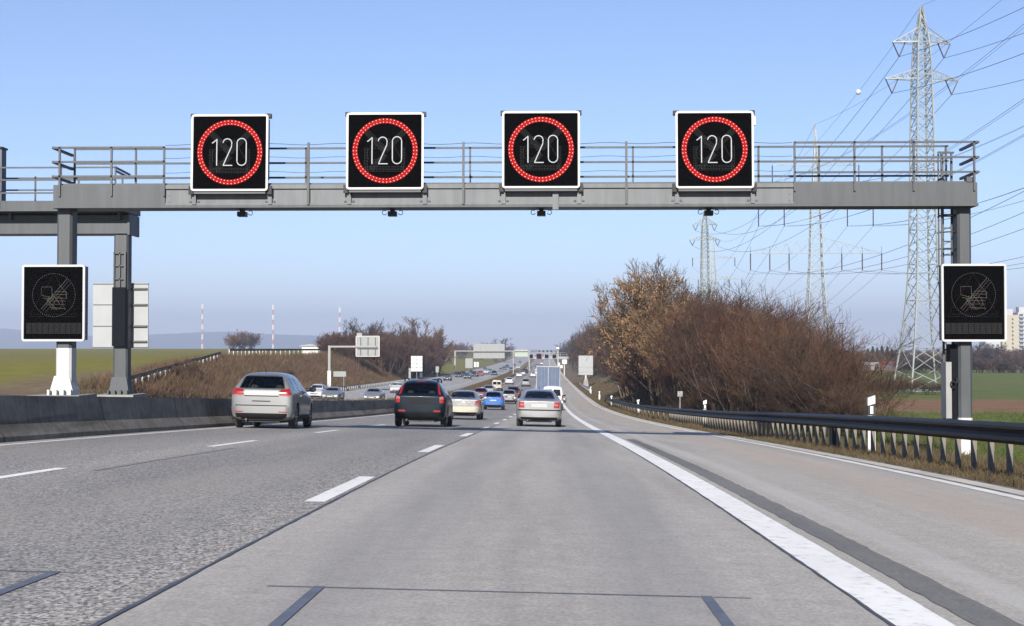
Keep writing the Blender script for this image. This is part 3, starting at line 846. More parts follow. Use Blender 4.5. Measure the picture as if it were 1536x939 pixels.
# ================================================================== white sign backs and roadside signs
m_back = mat('pale_sign_back', (.225, .235, .24), .55, .05, .06, 2)
m_back_grey = mat('grey_sign_back', (.17, .18, .175), .5, .15, .08, 2)
def panel_sign(name, label, cat, loc, w, h, post_h, m, posts=(0,), seams_h=(), seams_v=(), thick=.06, post_r=.05, group=None, ribs=(), post_m=None, foot=None, gap=.01):
    """a board on posts; loc is the foot, board from post_h to post_h + h"""
    t = thing(name, label, cat, loc, 0, group)
    b = MB(); b.box(-w / 2, w / 2, 0, thick, post_h, post_h + h); b.build('board', m, t)
    if seams_h or seams_v:
        b = MB()
        for q in seams_h: b.box(-w / 2, w / 2, -.012, -.001, post_h + h * q - gap, post_h + h * q + gap)
        for q in seams_v: b.box(-w / 2 + w * q - gap, -w / 2 + w * q + gap, -.016, -.0125, post_h, post_h + h)
        b.build('seam', dark_steel, t)
    if ribs:
        b = MB()
        for q in ribs: b.box(-w / 2 + w * q - .05, -w / 2 + w * q + .05, -.1, -.018, post_h + .1, post_h + h - .1)
        b.build('rib', dark_steel, t)
    for i, q in enumerate(posts):
        b = MB(); b.tube((q, thick + post_r + .005, -.3), (q, thick + post_r + .005, post_h + h * .9 if post_h + h > 0 else 0), post_r, post_r, 8); b.build('post', post_m or galv, t, True)
        if foot: b = MB(); b.sweep([(-.5, -.5), (.5, -.5), (.5, .5), (-.5, .5)], [((q, .1, -.2), (foot, 0, 0), (0, foot, 0)), ((q, .1, foot * 1.3), (foot * .45, 0, 0), (0, foot * .45, 0))]); b.build('foot', concrete, t)
    return t
# board on second gantry column
c0 = at(139, 522, 41.3); c1 = at(222.5, 424.5, 41.3); wv = c1.x - c0.x; hv = c1.z - c0.z
t = thing('direction_sign', 'large white back of a sign, half shaded, fixed to the second gantry column', 'sign', (c0.x, 41.3, c0.z))
b = MB(); b.box(0, wv, 0, .05, 0, hv); b.build('board', m_back, t)
b = MB()
for q in (.335, .665): b.box(.01, wv - .01, -.012, -.001, hv * q - .012, hv * q + .012)
for q in (0.008, .985): b.box(0, wv, -.015, -.001, hv * q - .012, hv * q + .012)
b.build('seam', dark_steel, t)
b = MB()
for q in (.1, .335, .665, .91): b.box(wv * .5, wv - .02, -.07, -.016, hv * q - .025, hv * q + .025)
b.box(wv * .56, wv * .60, -.12, -.0705, .02, hv - .02)
b.build('bracket', dark_steel, t)

# cantilever sign at left
CY = 200.0
p0 = at(494, 577.5, CY); sc = FPX / CY
t = thing('cantilever_sign', 'grey back of a road sign on a cantilever arm in front of the brown embankment', 'cantilever sign', (p0.x, CY, p0.z))
b = MB(); b.box(-.17, .17, -.17, .17, -.6, (577.5 - 519.5) / sc + .12); b.build('post', galv, t)
b = MB(); b.box(-.24, .24, -.24, .24, -.4, 2.0); b.build('foot', white_paint, t)['label'] = 'white painted foot of the post'
b = MB(); b.box(.173, (565 - 494) / sc, -.12, .12, (577.5 - 521) / sc, (577.5 - 518.5) / sc); b.build('arm', galv, t)
b = MB(); b.box((534 - 494) / sc, (569 - 494) / sc, .15, .22, (577.5 - 534.5) / sc, (577.5 - 504) / sc); b.box((535 - 494) / sc, (543 - 494) / sc, .16, .22, (577.5 - 503.7) / sc, (577.5 - 499) / sc); b.build('board', m_back_grey, t)
b = MB()
for px in (541, 552, 563): b.box((px - .6 - 494) / sc, (px + .6 - 494) / sc, .05, .147, (577.5 - 533) / sc, (577.5 - 506) / sc)
b.box((536 - 494) / sc, (567 - 494) / sc, -.02, .046, (577.5 - 523.2) / sc, (577.5 - 521.3) / sc); b.build('rib', dark_steel, t)
b = MB(); hwid = (569 - 534) / sc
b.box((534 - 494) / sc, (569 - 494) / sc, .10, .147, (577.5 - 534.8) / sc, (577.5 - 534.2) / sc); b.box((534 - 494) / sc, (569 - 494) / sc, .10, .147, (577.5 - 504.5) / sc, (577.5 - 503.7) / sc)
b.box((533.6 - 494) / sc, (534.4 - 494) / sc, .10, .147, (577.5 - 534.2) / sc, (577.5 - 504.5) / sc); b.box((568.6 - 494) / sc, (569.4 - 494) / sc, .10, .147, (577.5 - 534.2) / sc, (577.5 - 504.5) / sc); b.build('edging', white_paint, t)

def sign_px(name, label, cat, px0, px1, py0, py1, pyfoot, Y, m, **k):
    sc = FPX / Y; f = at((px0 + px1) / 2, pyfoot, Y)
    return panel_sign(name, label, cat, f, (px1 - px0) / sc, (py1 - py0) / sc, (pyfoot - py1) / sc, m, **k)
sign_px('route_sign', 'low grey board on one thin leg beside the cantilever sign post', 'sign', 500, 519, 557, 565, 576, 195, m_back_grey, posts=(.55,), group='sign backs on the left')
sign_px('direction_sign', 'white gridded sign back on two posts at the foot of the dark left thicket', 'sign', 616.5, 633.5, 534, 557, 574, 235, white_paint, posts=(0,), seams_h=(.25, .5, .75), seams_v=(.5,), gap=.03)
sign_px('plate_sign', 'small white plate low beside the gridded white sign', 'sign', 629.5, 633.5, 559, 566, 574, 240, white_paint)
sign_px('narrow_sign', 'narrow grey sign plate left of the gridded white sign', 'sign', 613, 616.2, 552, 567, 576, 225, m_back_grey)
sign_px('narrow_sign', 'narrow grey sign plate standing right of the gridded white sign', 'sign', 653.5, 658, 549.5, 558.5, 568, 260, m_back_grey)
sign_px('direction_sign', 'grey square sign back below the large overhead board', 'sign', 698, 709, 537.5, 552, 560, 330, m_back_grey)
sign_px('direction_sign', 'small white double sign right of the grey square one', 'sign', 711, 718, 543, 550.5, 560, 340, white_paint, seams_v=(.5,), gap=.06)
sign_px('verge_sign', 'small pale square plate on a thin pole in front of the right thicket', 'sign', 1016.5, 1024, 587, 595, 617, 84, m_back_grey, posts=(0,), post_r=.035, thick=.03)
sign_px('direction_sign', 'blank pale square sign on a white footed post along the right verge', 'sign', 868, 889.5, 533.5, 562.5, 581, 276, m_back, posts=(0,), post_r=.18, seams_h=(.15, .4), gap=.012, foot=1.3, post_m=white_paint)
sign_px('verge_sign', 'tiny white sign far along the right verge', 'sign', 836.5, 840, 544, 549, 556, 430, white_paint)

# overhead board far left
OY = 420.0; sc = FPX / OY; p0 = at(682.5, 560, OY)
t = thing('overhead_sign', 'large grey green overhead board on a long white arm across the far opposite lanes', 'overhead sign', (p0.x, OY, p0.z))
b = MB(); b.box(-.25, .25, -.25, .25, -1, (560 - 525.5) / sc); b.build('post', galv, t)
b = MB(); b.box(.26, (796 - 682.5) / sc, -.2, .2, (560 - 527.2) / sc, (560 - 525.8) / sc); b.build('arm', galv, t)
b = MB(); b.box((710 - 682.5) / sc, (757 - 682.5) / sc, .25, .4, (560 - 537.5) / sc, (560 - 515.8) / sc); b.build('board', m_back_grey, t)
b = MB(); b.box((710 - 682.5) / sc, (757 - 682.5) / sc, .0, .245, (560 - 528.6) / sc, (560 - 527.4) / sc); b.build('rib', dark_steel, t)
b = MB(); b.box((772 - 682.5) / sc, (792 - 682.5) / sc, .25, .4, (560 - 535) / sc, (560 - 524.5) / sc); b.build('side_board', mat('pale_green_board', (.24, .28, .23), .5, 0, .1), t)
for px, py in ((770, 557), (793.7, 546)):
    b = MB(); b.box((px - 682.5) / sc - .13, (px - 682.5) / sc + .13, -.12, .12, (560 - py) / sc - 1, (560 - 527.4) / sc); b.build('post', galv, t)

# far gantries
def far_gantry(label, Y, pxl, pxr, pyb, pyt, panels, pyr, pypan, red=None):
    sc = FPX / Y; cx = (pxl + pxr) / 2; X0 = X_at(pxl, Y); X1 = X_at(pxr, Y)
    t = thing('sign_gantry', label, 'gantry', (0, Y, 0))
    zb_, zt_ = at(cx, pyb, Y).z, at(cx, pyt, Y).z
    b = MB(); b.box(X0, X1, 0, 1.1, zb_, zt_); b.build('girder', galv, t)
    b = MB()
    for x in (X0 + .3, X1 - .3): b.box(x - .2, x + .2, .3, .7, float(land_z(x, Y)) - .3, zb_ - .003)
    b.build('column', galv, t)
    b = MB(); zr = at(cx, pyr, Y).z
    b.bar((X0, 1, zr), (X1, 1, zr), .09); b.bar((X0, 1, (zr + zt_) / 2), (X1, 1, (zr + zt_) / 2), .08)
    for x in np.arange(X0, X1, 2.5): b.bar((x, 1, zt_), (x, 1, zr), .09)
    b.build('railing', galv, t)
    for px, h, red_ in panels:
        q = at(px, pypan, Y - .6); s = thing('speed_sign', ('tiny dark speed sign showing a red ring on the far gantry' if red_ else 'tiny dark lane sign on the far gantry') if Y < 800 else 'speck of a dark lane sign on the farthest gantry', 'speed sign', q, 0, 'lane signs on the far gantry' if Y < 800 else 'lane signs on the farthest gantry')
        b = MB(); b.box(-h, h, 0, .3, -h, h); b.build('face', m_face, s)
        b = frame_ring(h * 1.06, h * 1.06, .1, h * .12, -.03, .1, None); b.build('frame', m_ring if red_ else m_frame, s)
    return t
far_gantry('small far gantry with four dark lane signs above the distant lanes', 560, 793, 870, 538.5, 534.8, [(796.5, .85, 0), (808.5, .95, 1), (820, .85, 0), (831.5, .85, 0)], 529, 534.5)
far_gantry('tiny farthest gantry on the rise where the road meets the horizon', 1150, 806, 838, 529.8, 528.6, [(809, .85, 0), (815, .85, 0), (821, .85, 0), (827, .85, 0)], 526.5, 526.8)
for k, (px, Y, lab) in enumerate([(837, 700, 'pale lattice post tip standing at the right end of the far gantry'), ]):
    p = at(px, 545, Y); t = thing('lamp_post', lab, 'lamp post', p); b = MB(); b.box(-.15, .15, -.15, .15, -2, 7.0); b.build('post', white_paint, t); b = MB(); b.box(-.9, .5, -.3, .3, 7.003, 8.0); b.build('lamp', white_paint, t)
# post lamp by right trees (small white device on pole)
t = thing('roadside_camera', 'white device on a short pole near the far right verge, left of the blank sign', 'camera', at(846.5, 560, 330))
b = MB(); b.tube((0, 0, -.5), (0, 0, 2.2), .12, .12, 8); b.build('pole', white_paint, t); b = MB(); b.box(-.5, .6, -.3, .3, 2.203, 3.2); b.box(-.9, -.4, -.2, .2, 1.2, 1.9); b.build('housing', white_paint, t)

# ================================================================== POWER PYLONS
m_pyl = mat('pale_galvanised_lattice', (.20, .22, .21), .5, .1, .08, 1)
m_pyl_far = MATS['pale_galvanised_lattice']
m_ins = mat('dark_insulator', (.035, .03, .03), .35, 0, .1)
m_wire = mat('conductor', (.02, .022, .026), .6, .2, 0)
def lattice(levels, leg, br, xbrace=True, rot=0, z_to=None):
    """levels: list of (z, half width); square tower"""
    b = MB(); c, s = math.cos(rot), math.sin(rot)
    def cor(i): 
        z, h = levels[i]; return [Vector((x * h * c - y * h * s, x * h * s + y * h * c, z)) for x, y in ((-1, -1), (1, -1), (1, 1), (-1, 1))]
    for i in range(len(levels) - 1):
        A, B = cor(i), cor(i + 1)
        for k in range(4):
            j = (k + 1) % 4
            b.bar(A[k], B[k], leg)
            if xbrace and levels[i + 1][1] > .05:
                b.bar(A[k], B[j], br); b.bar(A[j], B[k], br)
            if i % 2 == 0: b.bar(A[k], A[j], br)
    return b
def pylon_v(label, X, Y, zg, rot=.16, k=1.0, th=1.0, cat_group='steel power pylons'):
    t = thing('power_pylon', label, 'power pylon', (X, Y, zg), rot, cat_group)
    zz = lambda py: (588 - py) / 16.53
    hwz = [(586, 2.1), (556, 1.85), (520, 1.55), (484, 1.32), (452, 1.15), (424, 1.03), (398, .96), (372, .92), (346, .89), (322, .87), (298, .85), (276, .83), (254, .81), (232, .79), (212, .775), (193, .76), (175, .74), (158, .72), (142, .70), (128, .68), (114, .66), (101, .63), (89, .60), (78, .57), (66, .53), (50, .40), (36, .27), (23, .16), (11, .05)]
    lv = [(zz(p), w) for p, w in hwz]
    lattice(lv, .13 * th, .055 * th).build('tower', m_pyl, t)
    # decorative X with diaphragm in the foot
    b = MB()
    for py, hx_, up in ((121, 3.45, 105), (66, 2.75, 44)):
        z = zz(py); zu = zz(up)
        for s in (-1, 1):
            tip = Vector((s * hx_, 0, z))
            for yy in (-.6, .6):
                b.bar((s * .6, yy, z), tip, .09 * th); b.bar((s * .45, yy * .8, zu), tip, .07 * th)
                for q in (.25, .5, .75):
                    lo = Vector((s * .6, yy, z)).lerp(tip, q); hi = Vector((s * .45, yy * .8, zu)).lerp(tip, q); b.bar(lo, hi, .04 * th)
                    lo2 = Vector((s * .6, yy, z)).lerp(tip, q - .25); b.bar(lo2, hi, .035 * th)
    b.build('arm', m_pyl, t)
    ends = []
    for py, hx_ in ((121, 3.45), (66, 2.75)):
        z = zz(py)
        for s in (-1, 1):
            b = MB(); bot = Vector((s * (hx_ - .62), 0, z - 1.32))
            b.tube((s * hx_, 0, z), bot, .055 * th, .055 * th, 6); b.tube((s * (hx_ - 1.2), 0, z), bot, .055 * th, .055 * th, 6); b.build('insulator', m_ins, t)
            ends.append(bot)
    ends.append(Vector((0, 0, zz(10))))
    M_ = Matrix.Translation((X, Y, zg)) @ Matrix.Rotation(rot, 4, 'Z')
    return t, [M_ @ e for e in ends]
def pylon_t(label, X, Y, zg, th=1.0, rot=0.0, cat_group='steel power pylons'):
    t = thing('power_pylon', label, 'power pylon', (X, Y, zg), rot, cat_group)
    k = 245 / FPX; zz = lambda py: (575 - py) * k
    lv = [(zz(p), w) for p, w in [(575, 2.6), (548, 2.3), (522, 2.02), (498, 1.8), (476, 1.62), (456, 1.46), (438, 1.33), (421, 1.22), (405, 1.12), (390, 1.05), (376, 1.0), (362, .97), (348, .92), (334, .87), (320, .82), (307, .74), (294, .66), (282, .58), (271, .5), (260, .43), (249, .37), (238, .3), (226, .22), (212, .14), (198, .08), (187, .03)]]
    lattice(lv, .15 * th, .06 * th).build('tower', m_pyl, t)
    ends = []
    b = MB()
    for py, hx_, up in ((381, 11.3, 356), (315, 9.9, 302), (249, 7.5, 240)):
        z = zz(py); zu = zz(up)
        for s in (-1, 1):
            tip = Vector((s * hx_, 0, z))
            for yy in (-.5, .5):
                A = Vector((s * .6, yy, z)); B = Vector((s * .5, yy, zu)); b.bar(A, tip, .10 * th); b.bar(B, tip, .06 * th)
                n = 6
                for q in range(1, n): b.bar(A.lerp(tip, q / n), B.lerp(tip, (q - .5) / n), .035 * th); b.bar(A.lerp(tip, q / n), B.lerp(tip, (q + .5) / n), .035 * th)
    b.build('arm', m_pyl, t)
    for py, xs_ in ((381, (-11.2, -7.9, -4.6, 4.4, 7.9, 11.2)), (315, (-9.8, -5.4, 5.4, 9.8)), (249, (-7.4, 7.4))):
        for x in xs_:
            z = zz(py); L = 2.9
            b = MB(); b.tube((x, 0, z), (x, 0, z - L), .10 * th, .10 * th, 6); b.tube((x, 0, z + .02), (x, 0, z + (1.2 if py == 381 else .3)), .03 * th, .03 * th, 4); b.build('insulator', m_ins, t)
            ends.append(Vector((x, 0, z - L)))
    ends.append(Vector((0, 0, zz(187))))
    M_ = Matrix.Translation((X, Y, zg)) @ Matrix.Rotation(rot, 4, 'Z')
    return t, [M_ @ e for e in ends]

pA = at(1386, 588, 129); pA.z = float(land_z(pA.x, 129)) - .1
zA = at(1386, 588, 129).z
pylA, eA = pylon_v('tall pale lattice pylon with V shaped insulators, nearest and right of the thicket', pA.x, 129, zA)
pA2 = at(1058, 523, 312)
pylA2, eA2 = pylon_v('small distant lattice pylon with V insulators, behind the reddish trees', pA2.x, 312, CAMZ - 4.4, .16, 1, 1.35)
pB = at(1225, 575, 245)
pylB, eB = pylon_t('wide armed lattice pylon with hanging insulators behind the right edge of the thicket', pB.x, 245, pB.z)
pB2 = at(1071, 523, 500)
pylB2, eB2 = pylon_t('far hazy wide armed pylon just right of the distant V insulator pylon', pB2.x, 500, CAMZ - 5.6, 1.5)

def wire(label, a, c, sag, r, group, t0=0, t1=1, n=40):
    a = Vector(a); c = Vector(c); pts = []
    for i in range(n + 1):
        t = t0 + (t1 - t0) * i / n; p = a.lerp(c, t); p.z -= 4 * sag * t * (1 - t); pts.append(p)
    b = MB(); b.path(pts, r, 4)
    o = b.build('power_cable', m_wire); tag(o, label, 'power cable', group); return o
gl = 'cables of the V insulator pylon line'
for i in range(5):
    nm = ['lower left', 'lower right', 'upper left', 'upper right', 'top'][i]
    nearend = eA[i] + Vector((-.5, -181, 1.5))
    wire('thin dark cable from the nearest pylon, %s arm, toward the upper right' % nm if i < 4 else 'thin earth wire from the peak of the nearest pylon toward the upper right', eA[i], nearend, 6.5, .020 if i < 4 else .012, gl, 0, .75)
    wire('thin cable from the nearest pylon, %s arm, to the small V insulator pylon' % nm if i < 4 else 'thin earth wire between the peaks of the two V insulator pylons', eA[i], eA2[i], 6.0, .027 if i < 4 else .018, gl)
gb = 'cables of the wide armed pylon line'
for i in range(13):
    off = Vector((-1.5, -225, 6.0))
    side = 'lower arm' if i < 6 else ('middle arm' if i < 10 else ('upper arm' if i < 12 else 'peak'))
    pos = ('leftmost', 'second from left', 'third from left', 'fourth from left', 'fifth from left', 'rightmost')[i] if i < 6 else (('leftmost', 'second from left', 'third from left', 'rightmost')[i - 6] if i < 10 else (('left', 'right', 'peak')[i - 10]))
    tail = '%s on the %s' % (pos, side) if i < 12 else 'from the peak'
    wire('cable of the wide armed pylon sweeping right, ' + tail, eB[i], eB[i] + off, 6.5, .021, gb, 0, .85)
    if i in (6, 7, 8, 9, 10, 11): 
        o = wire('twin cable sweeping right from the wide armed pylon, ' + tail, eB[i] + Vector((.5, 0, .12)), eB[i] + off + Vector((.5, 0, .15)), 6.5, .017, gb, 0, .85)
    wire('cable to the far hazy wide armed pylon, ' + tail, eB[i], eB2[i], 8, .028, gb)

# white warning ball on the earth wire between the pylons
def on_wire(a, c, sag, t):
    p = Vector(a).lerp(Vector(c), t); p.z -= 4 * sag * t * (1 - t); return p
p = at(1287, 142, 160); best = min((((on_wire(eA[4], eA2[4], 6.0, t / 200).x - 0), t) for t in range(200)), key=lambda q: abs(at(1287, 142, on_wire(eA[4], eA2[4], 6.0, q[1] / 200).y).x - on_wire(eA[4], eA2[4], 6.0, q[1] / 200).x))
p = on_wire(eA[4], eA2[4], 6.0, best[1] / 200)
b = MB(); b.ball(p, .30, 14, 10); o = b.build('warning_ball', white_paint, None, True); tag(o, 'white round warning ball hanging on the earth wire left of the tall pylon', 'warning ball')

# ================================================================== RADIO MASTS
m_mast_r = mat('red_mast_paint', (.26, .11, .10), .6, 0, .1); m_mast_w = mat('white_mast_paint', (.42, .42, .41), .6, 0, .05)
for px, top, bot, lab in [(303.5, 456, 524, 'leftmost red and white radio mast on the horizon'), (409.5, 457, 524, 'middle red and white radio mast, right of the lone tree clump'), (509.5, 461, 527, 'right hand red and white radio mast near the left thicket')]:
    Y = 1500; sc = FPX / Y; p = at(px, bot, Y)
    t = thing('radio_mast', lab, 'radio mast', p, 0, 'radio masts on the horizon')
    n = 9; H = (bot - top) / sc
    for par, col, nm in ((0, m_mast_w, 'white_section'), (1, m_mast_r, 'red_section')):
        b = MB()
        for k in range(n):
            if k % 2 == par:
                z0, z1 = H * k / n, H * (k + 1) / n
                for x, y in ((-.55, -.5), (.55, -.5), (0, .6)): b.bar((x, y, z0), (x, y, z1), .42)
                m_ = 4
                for q in range(m_):
                    za, zc = z0 + (z1 - z0) * q / m_, z0 + (z1 - z0) * (q + 1) / m_
                    b.bar((-.55, -.5, za), (.55, -.5, zc), .28)
        b.build(nm, col, t)

# ================================================================== BUILDINGS
# shed on the crest
p = at(465, 529, 330); sc = FPX / 330
t = thing('white_shed', 'small white shed with a flat overhanging roof on the crest of the embankment', 'shed', (p.x, 330, p.z))
hw = 12.5 / sc; b = MB(); b.box(-hw, hw, 0, 3.4, -.8, 1.55); b.build('wall', white_paint, t)
b = MB(); b.add([(-hw - .5, -.4, 1.552), (hw + 1.3, -.4, 1.552), (hw + 1.3, 3.8, 1.552), (-hw - .5, 3.8, 1.552), (-hw - .5, -.4, 1.68), (0, -.4, 1.95), (hw + 1.3, -.4, 1.68), (hw + 1.3, 3.8, 1.68), (0, 3.8, 1.95), (-hw - .5, 3.8, 1.68)],
    [(3, 2, 1, 0), (0, 1, 6, 5, 4), (2, 3, 9, 8, 7), (1, 2, 7, 6), (3, 0, 4, 9), (4, 5, 8, 9), (5, 6, 7, 8)]); b.build('roof', m_back, t)
b = MB(); b.box(hw + .05, hw + .9, .6, 3.2, -.8, 1.5); b.build('side_store', dark_steel, t)
# apartment tower
HYY = 900.0; sc = FPX / HYY
m_cream = mat('cream_render', (.30, .27, .20), .8, 0, .05, .2); m_white_r = mat('white_render', (.33, .33, .33), .8, 0, .05, .2); m_win = mat('dark_window_glass', (.06, .07, .09), .1, 0, .1, .5)
p = at(1508, 545, HYY)
t = thing('apartment_tower', 'cream and white high rise with balconies on the right horizon, behind the message sign', 'apartment tower', (p.x, HYY, p.z))
def bx(px): return (px - 1508) / sc
def bz(py): return (545 - py) / sc
b = MB(); b.box(bx(1504), bx(1528), 0, 14, -3, bz(473)); b.build('wall', m_cream, t)
b = MB(); b.box(bx(1528) + .003, bx(1575), 1, 15, -3, bz(469)); b.box(bx(1482), bx(1504) - .003, 4, 16, -3, bz(512)); b.box(bx(1510), bx(1522), 3, 9, bz(473) + .003, bz(464)); b.box(bx(1531), bx(1540), 3, 9, bz(469) + .003, bz(461)); b.build('white_wing', m_white_r, t)
for k in range(11):
    z = bz(535 - 6 * k)
    b = MB(); 
    for q in range(5): b.box(bx(1530 + 9.3 * q), bx(1535.5 + 9.3 * q), .85, .998, z, z + 1.5)
    b.build('window', m_win, t)
    b = MB(); b.box(bx(1529), bx(1574), -.4, .84, z - .75, z - .1); b.build('balcony', m_white_r, t)
    if k < 10:
        b = MB()
        for q in range(2): b.box(bx(1507 + 11 * q), bx(1509.5 + 11 * q), -.05, -.003, z, z + 1.3)
        b.build('window', m_win, t)
for k in range(4):
    z = bz(538 - 6 * k); b = MB()
    for q in range(3): b.box(bx(1484 + 7 * q), bx(1488 + 7 * q), 3.9, 3.997, z, z + 1.4)
    b.build('window', m_win, t)
# garden houses at right
def house(label, px0, px1, py0, py1, pyr, Y, wall, roof, wins=1):
    sc = FPX / Y; p = at((px0 + px1) / 2, py1, Y); hw = (px1 - px0) / 2 / sc; h = (py1 - py0) / sc; rh = (py0 - pyr) / sc
    t = thing('garden_house', label, 'house', p, 0, 'garden houses beyond the right field')
    b = MB(); b.box(-hw, hw, 0, 4, -1.5, h); b.build('wall', wall, t)
    b = MB(); b.sweep([(-.35, 0), (4.35, 0), (2, rh)], [((-hw - .3, 0, h + .003), (0, 1, 0), (0, 0, 1)), ((hw + .3, 0, h + .003), (0, 1, 0), (0, 0, 1))]); b.build('roof', roof, t)
    for k in range(wins):
        x = -hw + 2 * hw * (k + .5) / wins
        b = MB(); b.box(x - hw * .5 / wins, x + hw * .5 / wins, -.06, -.003, h * .2, h * .78); b.build('window', m_win, t)
m_rr = mat('red_roof_tiles', (.16, .055, .04), .8, 0, .15, 2); m_gr = mat('grey_roof', (.30, .29, .29), .7, 0, .1, 2); m_brick = mat('red_brick_wall', (.14, .05, .04), .85, 0, .1, 3)
house('pale low garden house with a bright roof, left of the tall pylon', 1281, 1297, 548, 556, 543, 330, m_white_r, m_back, 2)
house('white garden house with a dark doorway beside the red one', 1298, 1320, 547.5, 556, 543.5, 335, m_white_r, m_white_r, 2)
house('red garden house with a wide white window close to the tall pylon', 1322, 1346, 546, 556, 542.5, 340, m_brick, m_rr, 1)
house('dark garden hut with a pale flat roof at the far right edge', 1506, 1530, 552.5, 560, 549, 300, mat('dark_timber', (.05, .045, .04), .8, 0, .1), m_white_r, 1)
# street lamp behind thicket
p = at(1264, 560, 260); t = thing('street_lamp', 'slim street lamp rising beside the wide armed pylon', 'street lamp', p)
b = MB(); b.tube((0, 0, -1), (0, 0, 9), .09, .06, 6); b.build('pole', dark_steel, t); b = MB(); b.box(-.6, .25, -.15, .15, 9.003, 9.2); b.build('lamp', dark_steel, t)
# hills
xs_h = np.linspace(-4200, 1200, 120)
def ridge(x):
    px = 820 + FPX * x / 7500
    base = np.interp(px, [-400, -60, 0, 70, 150, 230, 300, 340, 420, 520, 640, 780, 1000], [500, 495, 492.5, 499, 505, 502, 498, 497, 502, 505, 514, 526, 530])
    return CAMZ + (523 - base) / FPX * 7500
Xh, T = np.meshgrid(xs_h, np.linspace(0, 1, 14))
Zh = (ridge(Xh) + 8) * np.sin(T * PI / 2 * 1.0) - 8 + 5 * np.sin(Xh * .006 + T * 3) * T * (1 - T) * 4
Vh = np.stack([Xh, 6300 + 1200 * T, Zh], -1).reshape(-1, 3); nx = len(xs_h)
ii = (np.arange(13)[:, None] * nx + np.arange(nx - 1)[None]).ravel()
m_hill = mat('wooded_hill', (.04, .047, .03), .95, 0, .3, .01, spec=.05)
struct(link('hills', raw_mesh('hills', Vh, np.stack([ii, ii + 1, ii + 1 + nx, ii + nx], -1), m_hill, True)))
# ================================================================== VEHICLES
DG = None
def paint(name, col, metal=.35, rough=.32):
    d = max(col) < .03
    return mat('paint_' + name, col, rough, 0 if d else metal, .05, 1.0, spec=.15 if d else .5, coat=.2 if d else .6)
P_SILVER = paint('silver', (.165, .167, .167), .35, .34)
P_SILVER2 = paint('light_silver', (.175, .177, .177), .35, .34)
P_NAVY = paint('dark_blue', (.0025, .0065, .0115), .3, .28)
P_BEIGE = paint('champagne', (.29, .265, .215), .3, .34)
P_BLUE = paint('bright_blue', (.015, .085, .27), .2, .3)
P_WHITE = paint('white', (.42, .42, .41), 0, .35)
P_BLACK = paint('black', (.014, .015, .017), .2, .25)
P_MAROON = paint('maroon', (.08, .01, .013), .3, .3)
P_RED = paint('red', (.28, .015, .018), .1, .3)
P_GREY = paint('grey', (.07, .075, .08), .4, .32)
P_SBLUE = paint('steel_blue', (.05, .075, .12), .35, .32)
m_trim = mat('dark_bumper_trim', (.008, .008, .009), .6, 0, .1, 6, spec=.12)
m_inter = mat('dark_interior', (.02, .02, .022), .7, 0, 0)

